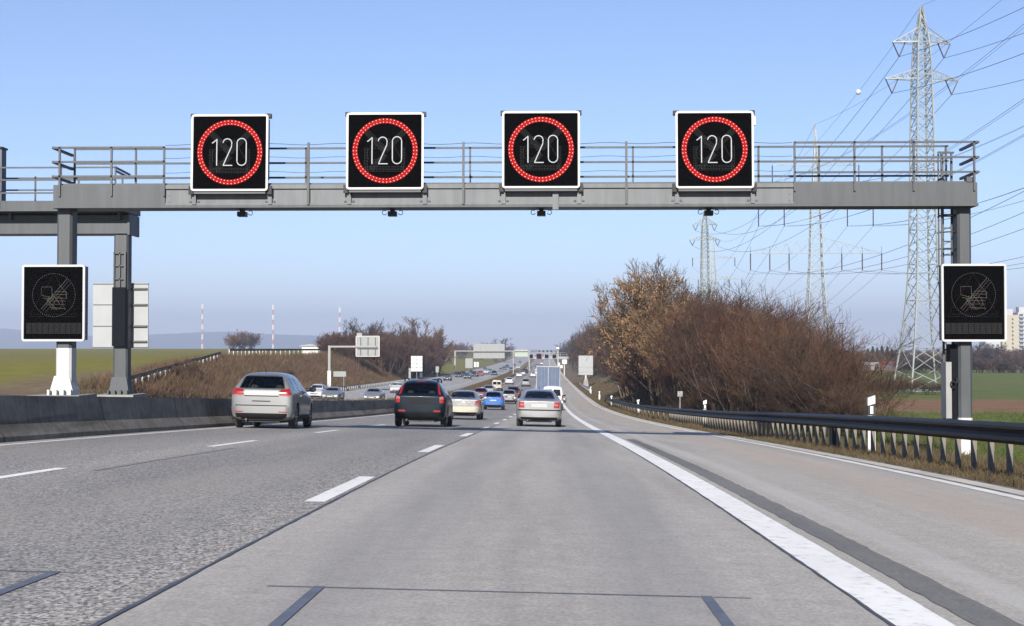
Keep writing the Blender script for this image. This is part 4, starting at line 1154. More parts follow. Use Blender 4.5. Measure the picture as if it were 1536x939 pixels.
SHELLS = {
 'estate': dict(L=4.6, W=1.78, H=1.49, wb=(.92, 3.62), r=.325, st=[
  (0.00, .36, .90, .95, .83, .74), (.05, .27, .95, 1.00, .93, .755), (.12, .23, .97, 1.10, .97, .755), (.30, .2, .975, 1.33, .99, .715), (.42, .2, .97, 1.435, 1.0, .685), (.75, .2, .96, 1.48, 1.0, .675),
  (1.6, .2, .945, 1.50, 1, .68), (2.3, .2, .93, 1.485, 1, .68), (2.75, .2, .92, 1.38, 1, .68), (3.25, .2, .91, 1.08, 1, .73), (3.5, .2, .88, .97, 1, .76), (4.05, .2, .80, .86, .97, .72), (4.45, .24, .66, .70, .90, .66), (4.6, .32, .56, .58, .80, .6)]),
 'suv': dict(L=4.45, W=1.78, H=1.60, wb=(.85, 3.45), r=.35, st=[
  (0.00, .40, .96, 1.01, .78, .70), (.05, .30, 1.01, 1.07, .90, .72), (.13, .27, 1.04, 1.17, .96, .72), (.30, .25, 1.045, 1.42, .99, .69), (.44, .25, 1.04, 1.535, 1.0, .66), (.8, .25, 1.03, 1.59, 1, .655),
  (1.5, .25, 1.01, 1.61, 1, .655), (2.1, .25, 1.0, 1.59, 1, .655), (2.5, .26, .99, 1.48, 1, .69), (2.95, .26, .98, 1.16, 1, .73), (3.2, .26, .95, 1.05, 1, .76), (3.85, .26, .88, .95, .97, .72), (4.3, .3, .74, .80, .90, .66), (4.45, .38, .62, .66, .80, .6)]),
 'saloon': dict(L=4.55, W=1.74, H=1.43, wb=(.98, 3.55), r=.315, st=[
  (0.00, .36, .90, .94, .83, .74), (.05, .27, .95, .985, .93, .76), (.14, .23, .965, 1.005, .97, .77), (.55, .2, .965, 1.035, .99, .75), (.72, .2, .96, 1.10, .995, .745), (1.1, .2, .95, 1.30, 1.0, .68), (1.42, .2, .945, 1.395, 1, .655),
  (1.9, .2, .935, 1.43, 1, .65), (2.4, .2, .925, 1.42, 1, .655), (2.8, .2, .915, 1.31, 1, .67), (3.25, .2, .90, 1.02, 1, .73), (3.45, .2, .87, .95, 1, .76), (4.0, .2, .80, .86, .97, .72), (4.4, .24, .66, .70, .90, .66), (4.55, .32, .56, .58, .80, .6)]),
 'hatch': dict(L=3.95, W=1.68, H=1.47, wb=(.62, 3.10), r=.30, st=[
  (0.00, .38, .90, .95, .83, .76), (.05, .28, .94, 1.00, .93, .77), (.12, .24, .96, 1.10, .97, .77), (.30, .21, .965, 1.34, .99, .73), (.42, .2, .96, 1.42, 1.0, .70), (.75, .2, .95, 1.46, 1, .69),
  (1.4, .2, .94, 1.48, 1, .69), (1.95, .2, .93, 1.45, 1, .69), (2.25, .2, .925, 1.36, 1, .69), (2.72, .2, .91, 1.06, 1, .73), (2.95, .2, .88, .96, 1, .76), (3.5, .2, .79, .84, .97, .72), (3.83, .24, .66, .70, .90, .66), (3.95, .32, .56, .58, .80, .6)]),
 'van': dict(L=4.6, W=1.80, H=2.0, wb=(.80, 3.55), r=.32, st=[
  (0.00, .40, 1.10, 1.86, .93, .82), (.03, .30, 1.12, 1.93, .96, .83), (.12, .26, 1.12, 1.97, .985, .82), (.4, .25, 1.12, 1.99, 1, .81),
  (1.2, .25, 1.11, 2.0, 1, .81), (2.3, .25, 1.10, 2.0, 1, .81), (2.9, .25, 1.09, 1.90, 1, .80), (3.35, .25, 1.08, 1.52, 1, .78), (3.75, .25, 1.0, 1.14, 1, .78), (4.2, .25, .90, .96, .97, .74), (4.5, .28, .74, .78, .90, .66), (4.6, .36, .6, .64, .80, .6)]),
}

def shell_mesh(kind):
    d = SHELLS[kind]; hw = d['W'] / 2; V = []; n = 0
    for (y, zb, zbelt, zt, wl, wr) in d['st']:
        a = hw * wl; r = hw * wr if zt - zbelt > .15 else hw * (wr * .35 + wl * .6)
        if zt - zbelt <= .15: r = min(r, a * .93)
        half = [(0, zb), (a * .82, zb), (a * .965, zb + .07), (a, zb + .42 * (zbelt - zb)), (a * .99, zbelt - .10), (a * .955, zbelt),
                (a * .955 * .45 + r * .55, zbelt + .52 * (zt - zbelt)), (r, zt - min(.09, .25 * (zt - zbelt))), (r * .80, zt - .012 if zt - zbelt > .15 else zt - .006), (0, zt + .012)]
        ring = [(x, z) for x, z in half] + [(-x, z) for x, z in half[-2:0:-1]]
        n = len(ring); V += [(x, y, z) for x, z in ring]
    F = []; m = len(d['st'])
    for i in range(m - 1):
        for k in range(n): F.append((i * n + k, i * n + (k + 1) % n, (i + 1) * n + (k + 1) % n, (i + 1) * n + k))
    h = 10
    for base, rev in ((0, False), ((m - 1) * n, True)):
        for k in range(h - 1):
            a, b_ = base + k, base + k + 1
            c, e = base + (n - k - 1) % n, base + (n - k) % n
            q = [a, b_, c, e]
            q2 = []
            for x in q:
                if x not in q2: q2.append(x)
            F.append(tuple(q2[::-1] if rev else q2))
    mb = MB(); mb.add(V, F)
    return mb

def evaluate(o):
    dg = bpy.context.evaluated_depsgraph_get(); dg.update()
    return bpy.data.meshes.new_from_object(o.evaluated_get(dg))

class Patcher:
    """panels, lamps and panes pressed onto the body surface: rays find the body, a skirt gives thickness"""
    def __init__(s, me):
        s.bvh = BVHTree.FromPolygons([v.co for v in me.vertices], [p.vertices[:] for p in me.polygons])
    def patch(s, mb, quad, axis, ofs=.006, nu=8, nv=5, thick=.03, mi=0, rnd_c=0):
        d = {'rear': Vector((0, 1, 0)), 'front': Vector((0, -1, 0)), 'left': Vector((1, 0, 0)), 'right': Vector((-1, 0, 0)), 'top': Vector((0, 0, -1))}[axis]
        A, B, C_, D = [Vector((*q, 0)) for q in quad]
        pts = []; last = None
        for j in range(nv + 1):
            for i in range(nu + 1):
                u, v = i / nu, j / nv
                p = (A * (1 - u) + B * u) * (1 - v) + (D * (1 - u) + C_ * u) * v
                if axis in ('rear', 'front'): o = Vector((p.x, -3 if axis == 'rear' else 12, p.y))
                elif axis in ('left', 'right'): o = Vector((-3 if axis == 'left' else 3, p.x, p.y))
                else: o = Vector((p.x, p.y, 6))
                hit, nrm, _, _ = s.bvh.ray_cast(o, d)
                if hit is None:
                    hit, nrm, _, _ = s.bvh.find_nearest(o + d * 3)
                    q = o.copy(); k = [abs(c) > .5 for c in d].index(True); q[k] = hit[k]; hit = q
                pts.append(hit - d * ofs)
        n = len(pts); V = pts + [p + d * (thick + ofs) for p in pts]
        F = []; w = nu + 1
        for j in range(nv):
            for i in range(nu): F.append((j * w + i, j * w + i + 1, (j + 1) * w + i + 1, (j + 1) * w + i))
        edge = [i for i in range(nu)] + [j * w + nu for j in range(nv)] + [nv * w + i for i in range(nu, 0, -1)] + [j * w for j in range(nv, 0, -1)]
        for a, b_ in zip(edge, edge[1:] + edge[:1]): F.append((a, b_, n + b_, n + a))
        mb.add(V, F, mi)

def wheel_mesh(r, w=.2):
    b = MB(); prof = [(-w / 2 + .02, r * .62), (-w / 2, r * .9), (-w / 2 + .03, r), (w / 2 - .03, r), (w / 2, r * .9), (w / 2 - .02, r * .62)]
    n = 28; V = []
    for x, q in prof: V += [(x, q * math.cos(2 * PI * k / n), q * math.sin(2 * PI * k / n)) for k in range(n)]
    F = []; m = len(prof)
    for i in range(m):
        j = (i + 1) % m
        for k in range(n): F.append((i * n + k, i * n + (k + 1) % n, j * n + (k + 1) % n, j * n + k))
    return b.add(V, F)
def rim_mesh(r, w=.2):
    b = MB()
    for s in (-1, 1):
        x = s * (w / 2 - .025)
        b.tube((x, 0, 0), (x + s * .012, 0, 0), r * .16, r * .14, 12)
        for k in range(5):
            a = 2 * PI * k / 5; b.bar((x, .1 * r * math.cos(a), .1 * r * math.sin(a)), (x, .62 * r * math.cos(a), .62 * r * math.sin(a)), .018, r * .2, up=(1, 0, 0))
        n = 24; V = []
        for q, dx in ((.55, 0), (.64, 0), (.64, .015), (.55, .015)): V += [(x - s * dx + s * .008, r * q * math.cos(2 * PI * k / n), r * q * math.sin(2 * PI * k / n)) for k in range(n)]
        F = []
        for i in range(4):
            j = (i + 1) % 4
            for k in range(n): F.append((i * n + k, i * n + (k + 1) % n, j * n + (k + 1) % n, j * n + k))
        b.add(V, F)
        b.tube((x - s * .06, 0, 0), (x - s * .05, 0, 0), r * .6, r * .6, 20)
    return b

CABIN = {'estate': (.40, .80, 2.25, 2.95), 'suv': (.40, .80, 2.05, 2.70), 'saloon': (1.02, 1.55, 2.35, 3.0), 'hatch': (.40, .78, 1.92, 2.45)}
REARQ = {'estate': [(-.66, 1.02), (.66, 1.02), (.545, 1.395), (-.545, 1.395)], 'suv': [(-.59, 1.09), (.59, 1.09), (.515, 1.475), (-.515, 1.475)],
         'saloon': [(-.575, 1.055), (.575, 1.055), (.475, 1.345), (-.475, 1.345)], 'hatch': [(-.614, 1.02), (.614, 1.02), (.507, 1.395), (-.507, 1.395)]}
YB = {'estate': (.42, 1.35, 2.28, 3.1), 'suv': (.42, 1.25, 2.1, 2.85), 'saloon': (1.0, 1.5, 2.3, 3.1), 'hatch': (.42, 1.1, 1.95, 2.65), 'van': (2.4, 2.45, 2.5, 3.3)}
def ZLOW(kind):
    st = SHELLS[kind]['st']; iw = [i for i, s_ in enumerate(st) if s_[3] < 1.2 and s_[0] > SHELLS[kind]['L'] * .6][0]
    return st[iw][3] + .03
def SIDEQ(kind, belt, H):
    yb = YB[kind]; b0 = belt + .03; top = H - .14
    if kind == 'van': return [[(2.45, b0), (3.30, b0), (2.85, top - .04), (2.45, top - .04)]]
    if kind == 'saloon': return [[(1.12, b0), (2.14, b0), (2.10, top), (1.50, top)], [(2.22, b0), (3.12, b0 - .02), (2.62, top), (2.18, top)]]
    return [[(yb[0] + .1, b0), (yb[1] - .05, b0), (yb[1] - .08, top), (yb[0] + .22, top)], [(yb[1] + .03, b0), (yb[2] - .04, b0), (yb[2] - .06, top), (yb[1], top)], [(yb[2] + .04, b0), (yb[3] + .08, b0 - .02), (yb[3] - .45, top), (yb[2] + .02, top)]]
def car_parts(kind, style):
    """returns list of (part name, mesh, [sub parts])"""
    d = SHELLS[kind]; L, Wd, H = d['L'], d['W'], d['H']; hw = Wd / 2
    mb = shell_mesh(kind); me = mb.mesh('tmp', P_SILVER)
    o = link('tmp', me); ss = o.modifiers.new('s', 'SUBSURF'); ss.levels = 2; ss.render_levels = 2
    sub = evaluate(o)
    # restore full size after smoothing
    co = np.zeros(len(sub.vertices) * 3, np.float32); sub.vertices.foreach_get('co', co); co = co.reshape(-1, 3)
    co[:, 0] *= hw / np.abs(co[:, 0]).max()
    lo, hi = co[:, 1].min(), co[:, 1].max(); co[:, 1] = (co[:, 1] - lo) * L / (hi - lo)
    zmax = co[:, 2].max(); zmin = co[:, 2].min(); z0 = min(s[1] for s in d['st']); co[:, 2] = z0 + (co[:, 2] - zmin) * (H - z0) / (zmax - zmin)
    sub.vertices.foreach_set('co', co.ravel()); sub.update()
    P = Patcher(sub); o.modifiers.clear(); o.data = sub
    r = d['r']; cut = MB()
    for y in d['wb']:
        for s in (-1, 1): cut.tube((s * (hw - .26), y, r + .01), (s * (hw + .2), y, r + .01), r + .055, r + .055, 28)
    oc = link('tmpc', cut.mesh('tmpc', m_inter)); bo = o.modifiers.new('b', 'BOOLEAN'); bo.object = oc; bo.operation = 'DIFFERENCE'; bo.solver = 'EXACT'
    bo.material_mode = 'TRANSFER'
    extra = []
    def cutter(mb_):
        q = link('tmpc', mb_.mesh('tmpc', m_inter)); m_ = o.modifiers.new('b', 'BOOLEAN'); m_.object = q; m_.operation = 'DIFFERENCE'; m_.solver = 'EXACT'; m_.material_mode = 'TRANSFER'; extra.append(q)
    belt = d['st'][2][2]
    if kind in CABIN:
        (ya, yb_, yc, yd) = CABIN[kind]; z0c, z1c = belt - .30, H - .075; wb_, wt_ = hw * .84, hw * (.57 if kind != 'suv' else .55)
        cm = MB(); zm = belt + .02
        V = []
        for (y0_, y1_, z_, w_) in ((ya, yd, z0c, wb_), (ya, yd, zm, wb_), (yb_, yc, z1c, wt_)): V += [(-w_, y0_, z_), (w_, y0_, z_), (w_, y1_, z_), (-w_, y1_, z_)]
        cm.add(V, [(3, 2, 1, 0), (8, 9, 10, 11)] + [(4 * a + k, 4 * a + (k + 1) % 4, 4 * a + 4 + (k + 1) % 4, 4 * a + 4 + k) for a in (0, 1) for k in range(4)])
        cutter(cm)
        def prism(quad, a0, a1, axis, s=.03):
            cx = sum(p[0] for p in quad) / 4; cz = sum(p[1] for p in quad) / 4
            q = [(p[0] + (s if p[0] < cx else -s), p[1] + (s if p[1] < cz else -s)) for p in quad]
            m_ = MB(); V = [((p[0], a, p[1]) if axis == 'y' else (a, p[0], p[1])) for a in (a0, a1) for p in q]
            m_.add(V, [(3, 2, 1, 0), (4, 5, 6, 7)] + [(k, (k + 1) % 4, 4 + (k + 1) % 4, 4 + k) for k in range(4)]); cutter(m_)
        prism(REARQ[kind], -1, (ya + yb_) / 2 + .25, 'y')
        prism([(-.62, ZLOW(kind)), (.62, ZLOW(kind)), (.52, H - .12), (-.52, H - .12)], L + 1, (yc + yd) / 2 - .25, 'y')
        for q in SIDEQ(kind, belt, H): prism(q, -2, 2, 'x', .025)
    body = evaluate(o); body.name = kind + '_body'
    body.polygons.foreach_set('use_smooth', [True] * len(body.polygons)); body.set_sharp_from_angle(angle=math.radians(38))
    for q in [o, oc] + extra: bpy.data.objects.remove(q)
    parts = [('body', body, [])]
    def add(name, quads, axis, m, mirror=False, smooth=True, subs=None, **k):
        for s in ((1, -1) if mirror else (1,)):
            b = MB()
            for q in quads:
                q2 = [(x * s, z) for x, z in q] if axis in ('rear', 'front', 'top') else q
                P.patch(b, q2, axis, **k)
            parts.append((name, b.mesh(name, m, smooth, math.radians(50)), []))
    belt = d['st'][2][2]
    zt = H
    # ---------------- rear
    if kind == 'van':
        add('rear_window', [[(-.66, 1.18), (-.06, 1.18), (-.06, 1.70), (-.60, 1.70)], [(.06, 1.18), (.66, 1.18), (.60, 1.70), (.06, 1.70)]], 'rear', glass)
        add('tail_light', [[(.72, .82), (.84, .82), (.83, 1.25), (.74, 1.25)]], 'rear', red_lens, True, ofs=.014)
        add('bumper', [[(-.84, .36), (.84, .36), (.84, .58), (-.84, .58)]], 'rear', m_trim, ofs=.04, nu=14, nv=3)
        add('door_gap', [[(-.006, .6), (.006, .6), (.006, 1.88), (-.006, 1.88)]], 'rear', m_trim, ofs=.001, nu=1, nv=8)
        add('number_plate', [[(-.26, .74), (.26, .74), (.26, .86), (-.26, .86)]], 'rear', plate_m, ofs=.012)
    elif kind == 'saloon':
        add('rear_window', [[(-.575, 1.055), (.575, 1.055), (.475, 1.345), (-.475, 1.345)]], 'rear', window_glass, nu=16, nv=12, ofs=.006)
        if style == 'silver':
            add('tail_light', [[(.54, .70), (.755, .71), (.765, .92), (.57, .94)]], 'rear', red_lens, True, ofs=.010)
            add('indicator', [[(.56, .785), (.70, .785), (.70, .85), (.565, .85)]], 'rear', pink_lens, True, ofs=.016, nu=4, nv=2)
            add('number_plate', [[(-.29, .725), (.29, .725), (.29, .86), (-.29, .86)]], 'rear', plate_m, ofs=.010)
            add('trim_strip', [[(-.80, .60), (.80, .60), (.80, .645), (-.80, .645)]], 'rear', m_trim, ofs=.012, nu=16, nv=2)
            add('bumper', [[(-.83, .36), (.83, .36), (.83, .595), (-.83, .595)]], 'rear', None, ofs=.035, nu=18, nv=4)
        else:
            add('tail_light', [[(.575, .70), (.775, .70), (.775, .92), (.62, .90)]], 'rear', red_lens, True, ofs=.010)
            add('indicator', [[(.60, .73), (.74, .73), (.74, .78), (.60, .78)]], 'rear', pink_lens, True, ofs=.016, nu=4, nv=2)
            add('trim_strip', [[(-.34, .80), (.34, .80), (.34, .825), (-.34, .825)]], 'rear', chrome, ofs=.014, nu=8, nv=2)
            add('number_plate', [[(-.25, .68), (.25, .68), (.25, .77), (-.25, .77)]], 'rear', mat('dusty_number_plate', (.22, .21, .18), .5, 0, .08, 20), ofs=.008)
            add('bumper', [[(-.83, .36), (.83, .36), (.83, .62), (-.83, .62)]], 'rear', None, ofs=.035, nu=18, nv=4)
        add('valance', [[(-.78, .24), (.78, .24), (.80, .365), (-.80, .365)]], 'rear', m_trim, ofs=.02, nu=12, nv=3)
    elif kind == 'suv':
        add('rear_window', [[(-.59, 1.09), (.59, 1.09), (.515, 1.475), (-.515, 1.475)]], 'rear', window_glass, nu=16, nv=12, ofs=.006)
        add('tail_light', [[(.66, .80), (.80, .80), (.805, 1.0), (.65, .98)]], 'rear', red_lens, True, ofs=.010)
        add('upper_light', [[(.625, 1.10), (.70, 1.06), (.61, 1.42), (.555, 1.46)]], 'rear', red_lens, True, ofs=.010, nu=4, nv=8)
        add('indicator', [[(.66, .925), (.79, .925), (.775, 1.03), (.66, 1.0)]], 'rear', pink_lens, True, ofs=.016, nu=4, nv=2)
        add('plate_recess', [[(-.31, .76), (.31, .76), (.33, .93), (-.33, .93)]], 'rear', m_trim, ofs=.004)
        add('number_plate', [[(-.26, .785), (.26, .785), (.26, .895), (-.26, .895)]], 'rear', mat('dark_number_plate', (.010, .009, .009), .5, 0, .1, spec=.08), ofs=.010)
        add('bumper', [[(-.85, .46), (.85, .46), (.85, .70), (-.85, .70)]], 'rear', None, ofs=.035, nu=18, nv=4)
        add('valance', [[(-.80, .28), (.80, .28), (.83, .47), (-.83, .47)]], 'rear', m_trim, ofs=.03, nu=12, nv=3)
        add('reflector', [[(.46, .50), (.70, .50), (.70, .56), (.48, .56)]], 'rear', red_lens, True, ofs=.042, nu=4, nv=2)
        add('brake_light', [[(-.17, 1.50), (.17, 1.50), (.17, 1.525), (-.17, 1.525)]], 'rear', red_lens, ofs=.012, nu=4, nv=2)
    else:
        k = 1 if kind == 'estate' else .93
        add('rear_window', [[(-.66 * k, 1.02), (.66 * k, 1.02), (.545 * k, 1.395), (-.545 * k, 1.395)]], 'rear', window_glass, nu=16, nv=12, ofs=.006)
        if kind == 'estate':
            add('tail_light', [[(.50, .895), (.835, .875), (.80, 1.055), (.53, 1.02)]], 'rear', red_lens, True, ofs=.012)
            add('indicator', [[(.50, .862), (.838, .84), (.836, .873), (.50, .893)]], 'rear', pink_lens, True, ofs=.010, nu=6, nv=2)
            add('trim_strip', [[(-.48, .835), (.48, .835), (.48, .858), (-.48, .858)]], 'rear', m_trim, ofs=.003, nu=8, nv=1)
            add('bumper_groove', [[(-.84, .588), (.84, .588), (.84, .612), (-.84, .612)]], 'rear', m_trim, ofs=.004, nu=14, nv=1)
            add('boot_panel', [[(-.48, .86), (.48, .86), (.48, 1.0), (-.48, 1.0)]], 'rear', plate_m, ofs=.012)
            add('number_plate', [[(-.26, .70), (.26, .70), (.26, .725), (-.26, .725)]], 'rear', m_trim, ofs=.005, nu=6, nv=1)
            add('bumper', [[(-.86, .40), (.86, .40), (.86, .575), (-.86, .575)]], 'rear', None, ofs=.035, nu=18, nv=4)
            add('valance', [[(-.82, .24), (.82, .24), (.85, .405), (-.85, .405)]], 'rear', m_trim, ofs=.02, nu=12, nv=3)
            add('reflector', [[(.50, .425), (.75, .425), (.75, .45), (.5, .45)]], 'rear', red_lens, True, ofs=.040, nu=4, nv=1)
        else:
            add('tail_light', [[(.60, .78), (.74, .78), (.74, 1.04), (.62, 1.0)]], 'rear', red_lens, True, ofs=.012)
            add('number_plate', [[(-.25, .70), (.25, .70), (.25, .80), (-.25, .80)]], 'rear', plate_m, ofs=.010)
            add('bumper', [[(-.80, .40), (.80, .40), (.80, .60), (-.80, .60)]], 'rear', None, ofs=.03, nu=14, nv=3)
            add('valance', [[(-.76, .25), (.76, .25), (.79, .405), (-.79, .405)]], 'rear', m_trim, ofs=.02, nu=10, nv=3)
    # ---------------- front
    st = d['st']; yf = L
    zh = st[-2][2]
    add('headlight', [[(.46, zh - .17), (.74, zh - .14), (.71, zh - .02), (.48, zh - .06)]], 'front', head_lens, True, ofs=.01)
    add('grille', [[(-.40, zh - .18), (.40, zh - .18), (.42, zh - .09), (-.42, zh - .09)]], 'front', m_trim, ofs=.008)
    add('front_intake', [[(-.55, .32), (.55, .32), (.6, .42), (-.6, .42)]], 'front', m_trim, ofs=.008)
    add('front_plate', [[(-.26, .44), (.26, .44), (.26, .54), (-.26, .54)]], 'front', plate_m, ofs=.014)
    iw = [i for i, s_ in enumerate(st) if s_[3] < 1.2 and s_[0] > L * .6][0]
    zlow = st[iw][3] + .03; 
    add('windscreen', [[(-.62, zlow), (.62, zlow), (.52, H - .12), (-.52, H - .12)]], 'front', window_glass if kind in CABIN else glass, nu=12, nv=8, ofs=.004)
    # ---------------- side windows
    yb = {'estate': (.42, 1.35, 2.28, 3.1), 'suv': (.42, 1.25, 2.1, 2.85), 'saloon': (1.0, 1.5, 2.3, 3.1), 'hatch': (.42, 1.1, 1.95, 2.65), 'van': (2.4, 2.45, 2.5, 3.3)}[kind]
    b0 = belt + .03; top = H - .14
    for ax in ('left', 'right'):
        q = []
        if kind == 'van': q = [[(2.45, b0), (3.30, b0), (2.85, top - .04), (2.45, top - .04)]]
        elif kind == 'saloon': q = [[(1.12, b0), (2.14, b0), (2.10, top), (1.50, top)], [(2.22, b0), (3.12, b0 - .02), (2.62, top), (2.18, top)]]
        else: q = [[(yb[0] + .1, b0), (yb[1] - .05, b0), (yb[1] - .08, top), (yb[0] + .22, top)], [(yb[1] + .03, b0), (yb[2] - .04, b0), (yb[2] - .06, top), (yb[1], top)], [(yb[2] + .04, b0), (yb[3] + .08, b0 - .02), (yb[3] - .45, top), (yb[2] + .02, top)]]
        for w_ in q: add('side_window', [w_], ax, window_glass if kind in CABIN else glass, ofs=.009, nu=10, nv=8)
        dh = MB()
        for y in (yb[1] + .15, yb[2] + .12): P.patch(dh, [(y, belt - .11), (y + .18, belt - .11), (y + .18, belt - .08), (y, belt - .08)], ax, ofs=.03, nu=3, nv=1)
        parts.append(('door_handle', dh.mesh('door_handle', None, True), []))
        sk = MB(); P.patch(sk, [(d['wb'][0] + r + .08, .26), (d['wb'][1] - r - .08, .26), (d['wb'][1] - r - .08, .36), (d['wb'][0] + r + .08, .36)], ax, ofs=.008, nu=6, nv=2); parts.append(('sill', sk.mesh('sill', m_trim, True), []))
        for y in (yb[1], yb[2]):
            g = MB(); P.patch(g, [(y - .005, .36), (y + .005, .36), (y + .005, belt), (y - .005, belt)], ax, ofs=.0008, nu=1, nv=8); parts.append(('door_gap', g.mesh('door_gap', m_trim), []))
    if kind in CABIN:
        ya, yb_, yc, yd = CABIN[kind]; yfs = (yc + yd) / 2 - .95; yrs = yfs - .85
        m_seat = mat('seat_cloth', (.03, .03, .032), .9, 0, .1, 6, spec=.1)
        for s in (-1, 1):
            b = MB(); b.box(s * .36 - .23, s * .36 + .23, yfs, yfs + .14, belt - .28, belt + .10)
            hd = MB(); hd.ball((s * .36, yfs + .05, belt + .22), .13, 10, 7, (1, .45, .75)); hd.bar((s * .36, yfs + .06, belt + .09), (s * .36, yfs + .06, belt + .16), .03)
            parts.append(('front_seat', b.mesh('front_seat', m_seat), [('headrest', hd.mesh('headrest', m_seat, True))], (0, 0, 0)))
        b = MB(); b.box(-hw * .74, hw * .74, yrs, yrs + .16, belt - .28, belt + .03)
        hds = []
        for s in (-1, 1):
            hd = MB(); hd.ball((s * .36, yrs + .06, belt + .10), .12, 10, 7, (1, .45, .65)); hds.append(('headrest', hd.mesh('headrest', m_seat, True)))
        parts.append(('rear_seat', b.mesh('rear_seat', m_seat), hds, (0, 0, 0)))
        b = MB(); b.box(-hw * .78, hw * .78, yd - .32, yd - .05, belt - .28, belt - .02); b.box(-.12, .12, yc - .02, yc + .02, H - .19, H - .13); parts.append(('dashboard', b.mesh('dashboard', m_inter), []))
    # mirrors
    for s in (-1, 1):
        b = MB(); ym = yb[3] - .12; b.ball((s * (hw + .10), ym, belt + .09), .10, 10, 7, (1.15, .7, .75)); b.bar((s * (hw - .06), ym + .02, belt + .04), (s * (hw + .06), ym + .01, belt + .07), .05)
        parts.append(('mirror', b.mesh('mirror', m_trim if kind in ('van', 'suv') else None, True), []))
    # wheels
    wm = wheel_mesh(r).mesh('wheel', rubber, True, math.radians(35)); rm = rim_mesh(r).mesh('rim', rim_m, True, math.radians(35))
    for y in d['wb']:
        for s in (-1, 1): parts.append(('wheel', wm, [('rim', rm)], (s * (hw - .125), y, r)))
    # underside, exhaust, antenna
    b = MB(); b.box(-hw * .55, hw * .55, .25, L - .3, .17, .30); b.box(-hw * .80, hw * .80, d['wb'][0] - .06, d['wb'][0] + .06, r - .07, r + .03); parts.append(('underbody', b.mesh('underbody', m_inter), []))
    b = MB(); b.tube((-.42, .03, .235), (-.42, .5, .235), .032, .032, 10); parts.append(('exhaust', b.mesh('exhaust', dark_steel, True), []))
    if kind in ('estate', 'hatch', 'saloon'):
        b = MB(); b.tube((0, .62 if kind != 'saloon' else 1.6, H - .02), (0, .50 if kind != 'saloon' else 1.45, H + .13), .010, .005, 5); parts.append(('antenna', b.mesh('antenna', black), []))
    if kind == 'suv':
        for s in (-1, 1):
            b = MB(); y0, y1 = .45, 2.2; x = s * hw * .62; zz = H - .03
            b.path([(x, y0, zz - .06), (x, y0 + .08, zz + .04), (x, (y0 + y1) / 2, zz + .06), (x, y1 - .1, zz + .03), (x, y1, zz - .05)], .022, 6); parts.append(('roof_rail', b.mesh('roof_rail', black if kind == 'suv' else dark_steel, True), []))
    return parts

def build_car(name, kind, style, pnt, label, loc, rz=0, group=None, tilt=0):
    t = thing(name, label, 'van' if kind == 'van' else 'car', loc, rz, group)
    t.rotation_euler = (tilt, 0, rz)
    for p in CAR[kind + style]:
        o = link(p[0], p[1], t, p[3] if len(p) > 3 else None)
        if len(o.material_slots) == 0: o.data.materials.append(P_SILVER)
        if p[1].name.endswith('_body') or p[0] in ('bumper', 'door_handle') or (p[0] == 'mirror' and kind not in ('van', 'suv')):
            if len(o.material_slots) and p[1].materials[0] in (None, P_SILVER):
                o.material_slots[0].link = 'OBJECT'; o.material_slots[0].material = pnt
        for s in p[2]: link(s[0], s[1], o)
    return t

CAR = {}
for kind, style in (('estate', ''), ('suv', ''), ('saloon', 'silver'), ('saloon', 'beige'), ('hatch', ''), ('van', '')): CAR[kind + style] = car_parts(kind, style)

def merged(key):
    """one light mesh per far car: slot 0 is the paint"""
    mats = [P_SILVER]; V = []; F = []; MI = []; 
    for p in CAR[key]:
        for nm, me, loc in [(p[0], p[1], p[3] if len(p) > 3 else (0, 0, 0))] + [(s[0], s[1], p[3]) for s in p[2]]:
            o = len(V); V += [tuple(v.co + Vector(loc)) for v in me.vertices]
            for q in me.polygons:
                m = me.materials[q.material_index] if len(me.materials) else P_SILVER
                m = m or P_SILVER
                if m not in mats: mats.append(m)
                F.append(tuple(i + o for i in q.vertices)); MI.append(mats.index(m))
    me = bpy.data.meshes.new('far_car'); me.from_pydata(V, [], F)
    for m in mats: me.materials.append(m)
    me.polygons.foreach_set('material_index', MI); me.polygons.foreach_set('use_smooth', [True] * len(F)); me.set_sharp_from_angle(angle=math.radians(38))
    return me
FAR = {}
def far_car(name, key, pnt, label, x, y, rz=0, group=None):
    if key not in FAR: FAR[key] = merged(key)
    o = link(name, FAR[key]); o.material_slots[0].link = 'OBJECT'; o.material_slots[0].material = pnt
    o.location = (x, y, float(road_z(x, y))); o.rotation_euler = (slope(y) * (1 if rz == 0 else -1), 0.0209 * (1 if rz == 0 else -1), rz)
    return tag(o, label, 'van' if 'van' in key else 'car', group)
def slope(y): return math.atan2(float(road_z(0, y + 2) - road_z(0, y - 2)), 4)
def car_at(name, kind, style, pnt, label, px, y, rz=0, group=None):
    x = X_at(px, y); t = build_car(name, kind, style, pnt, label, (x, y, float(road_z(x, y))), rz, group)
    t.rotation_euler = (slope(y) * (1 if abs(rz) < 1 else -1), 0.0209 * (1 if abs(rz) < 1 else -1), rz); return t

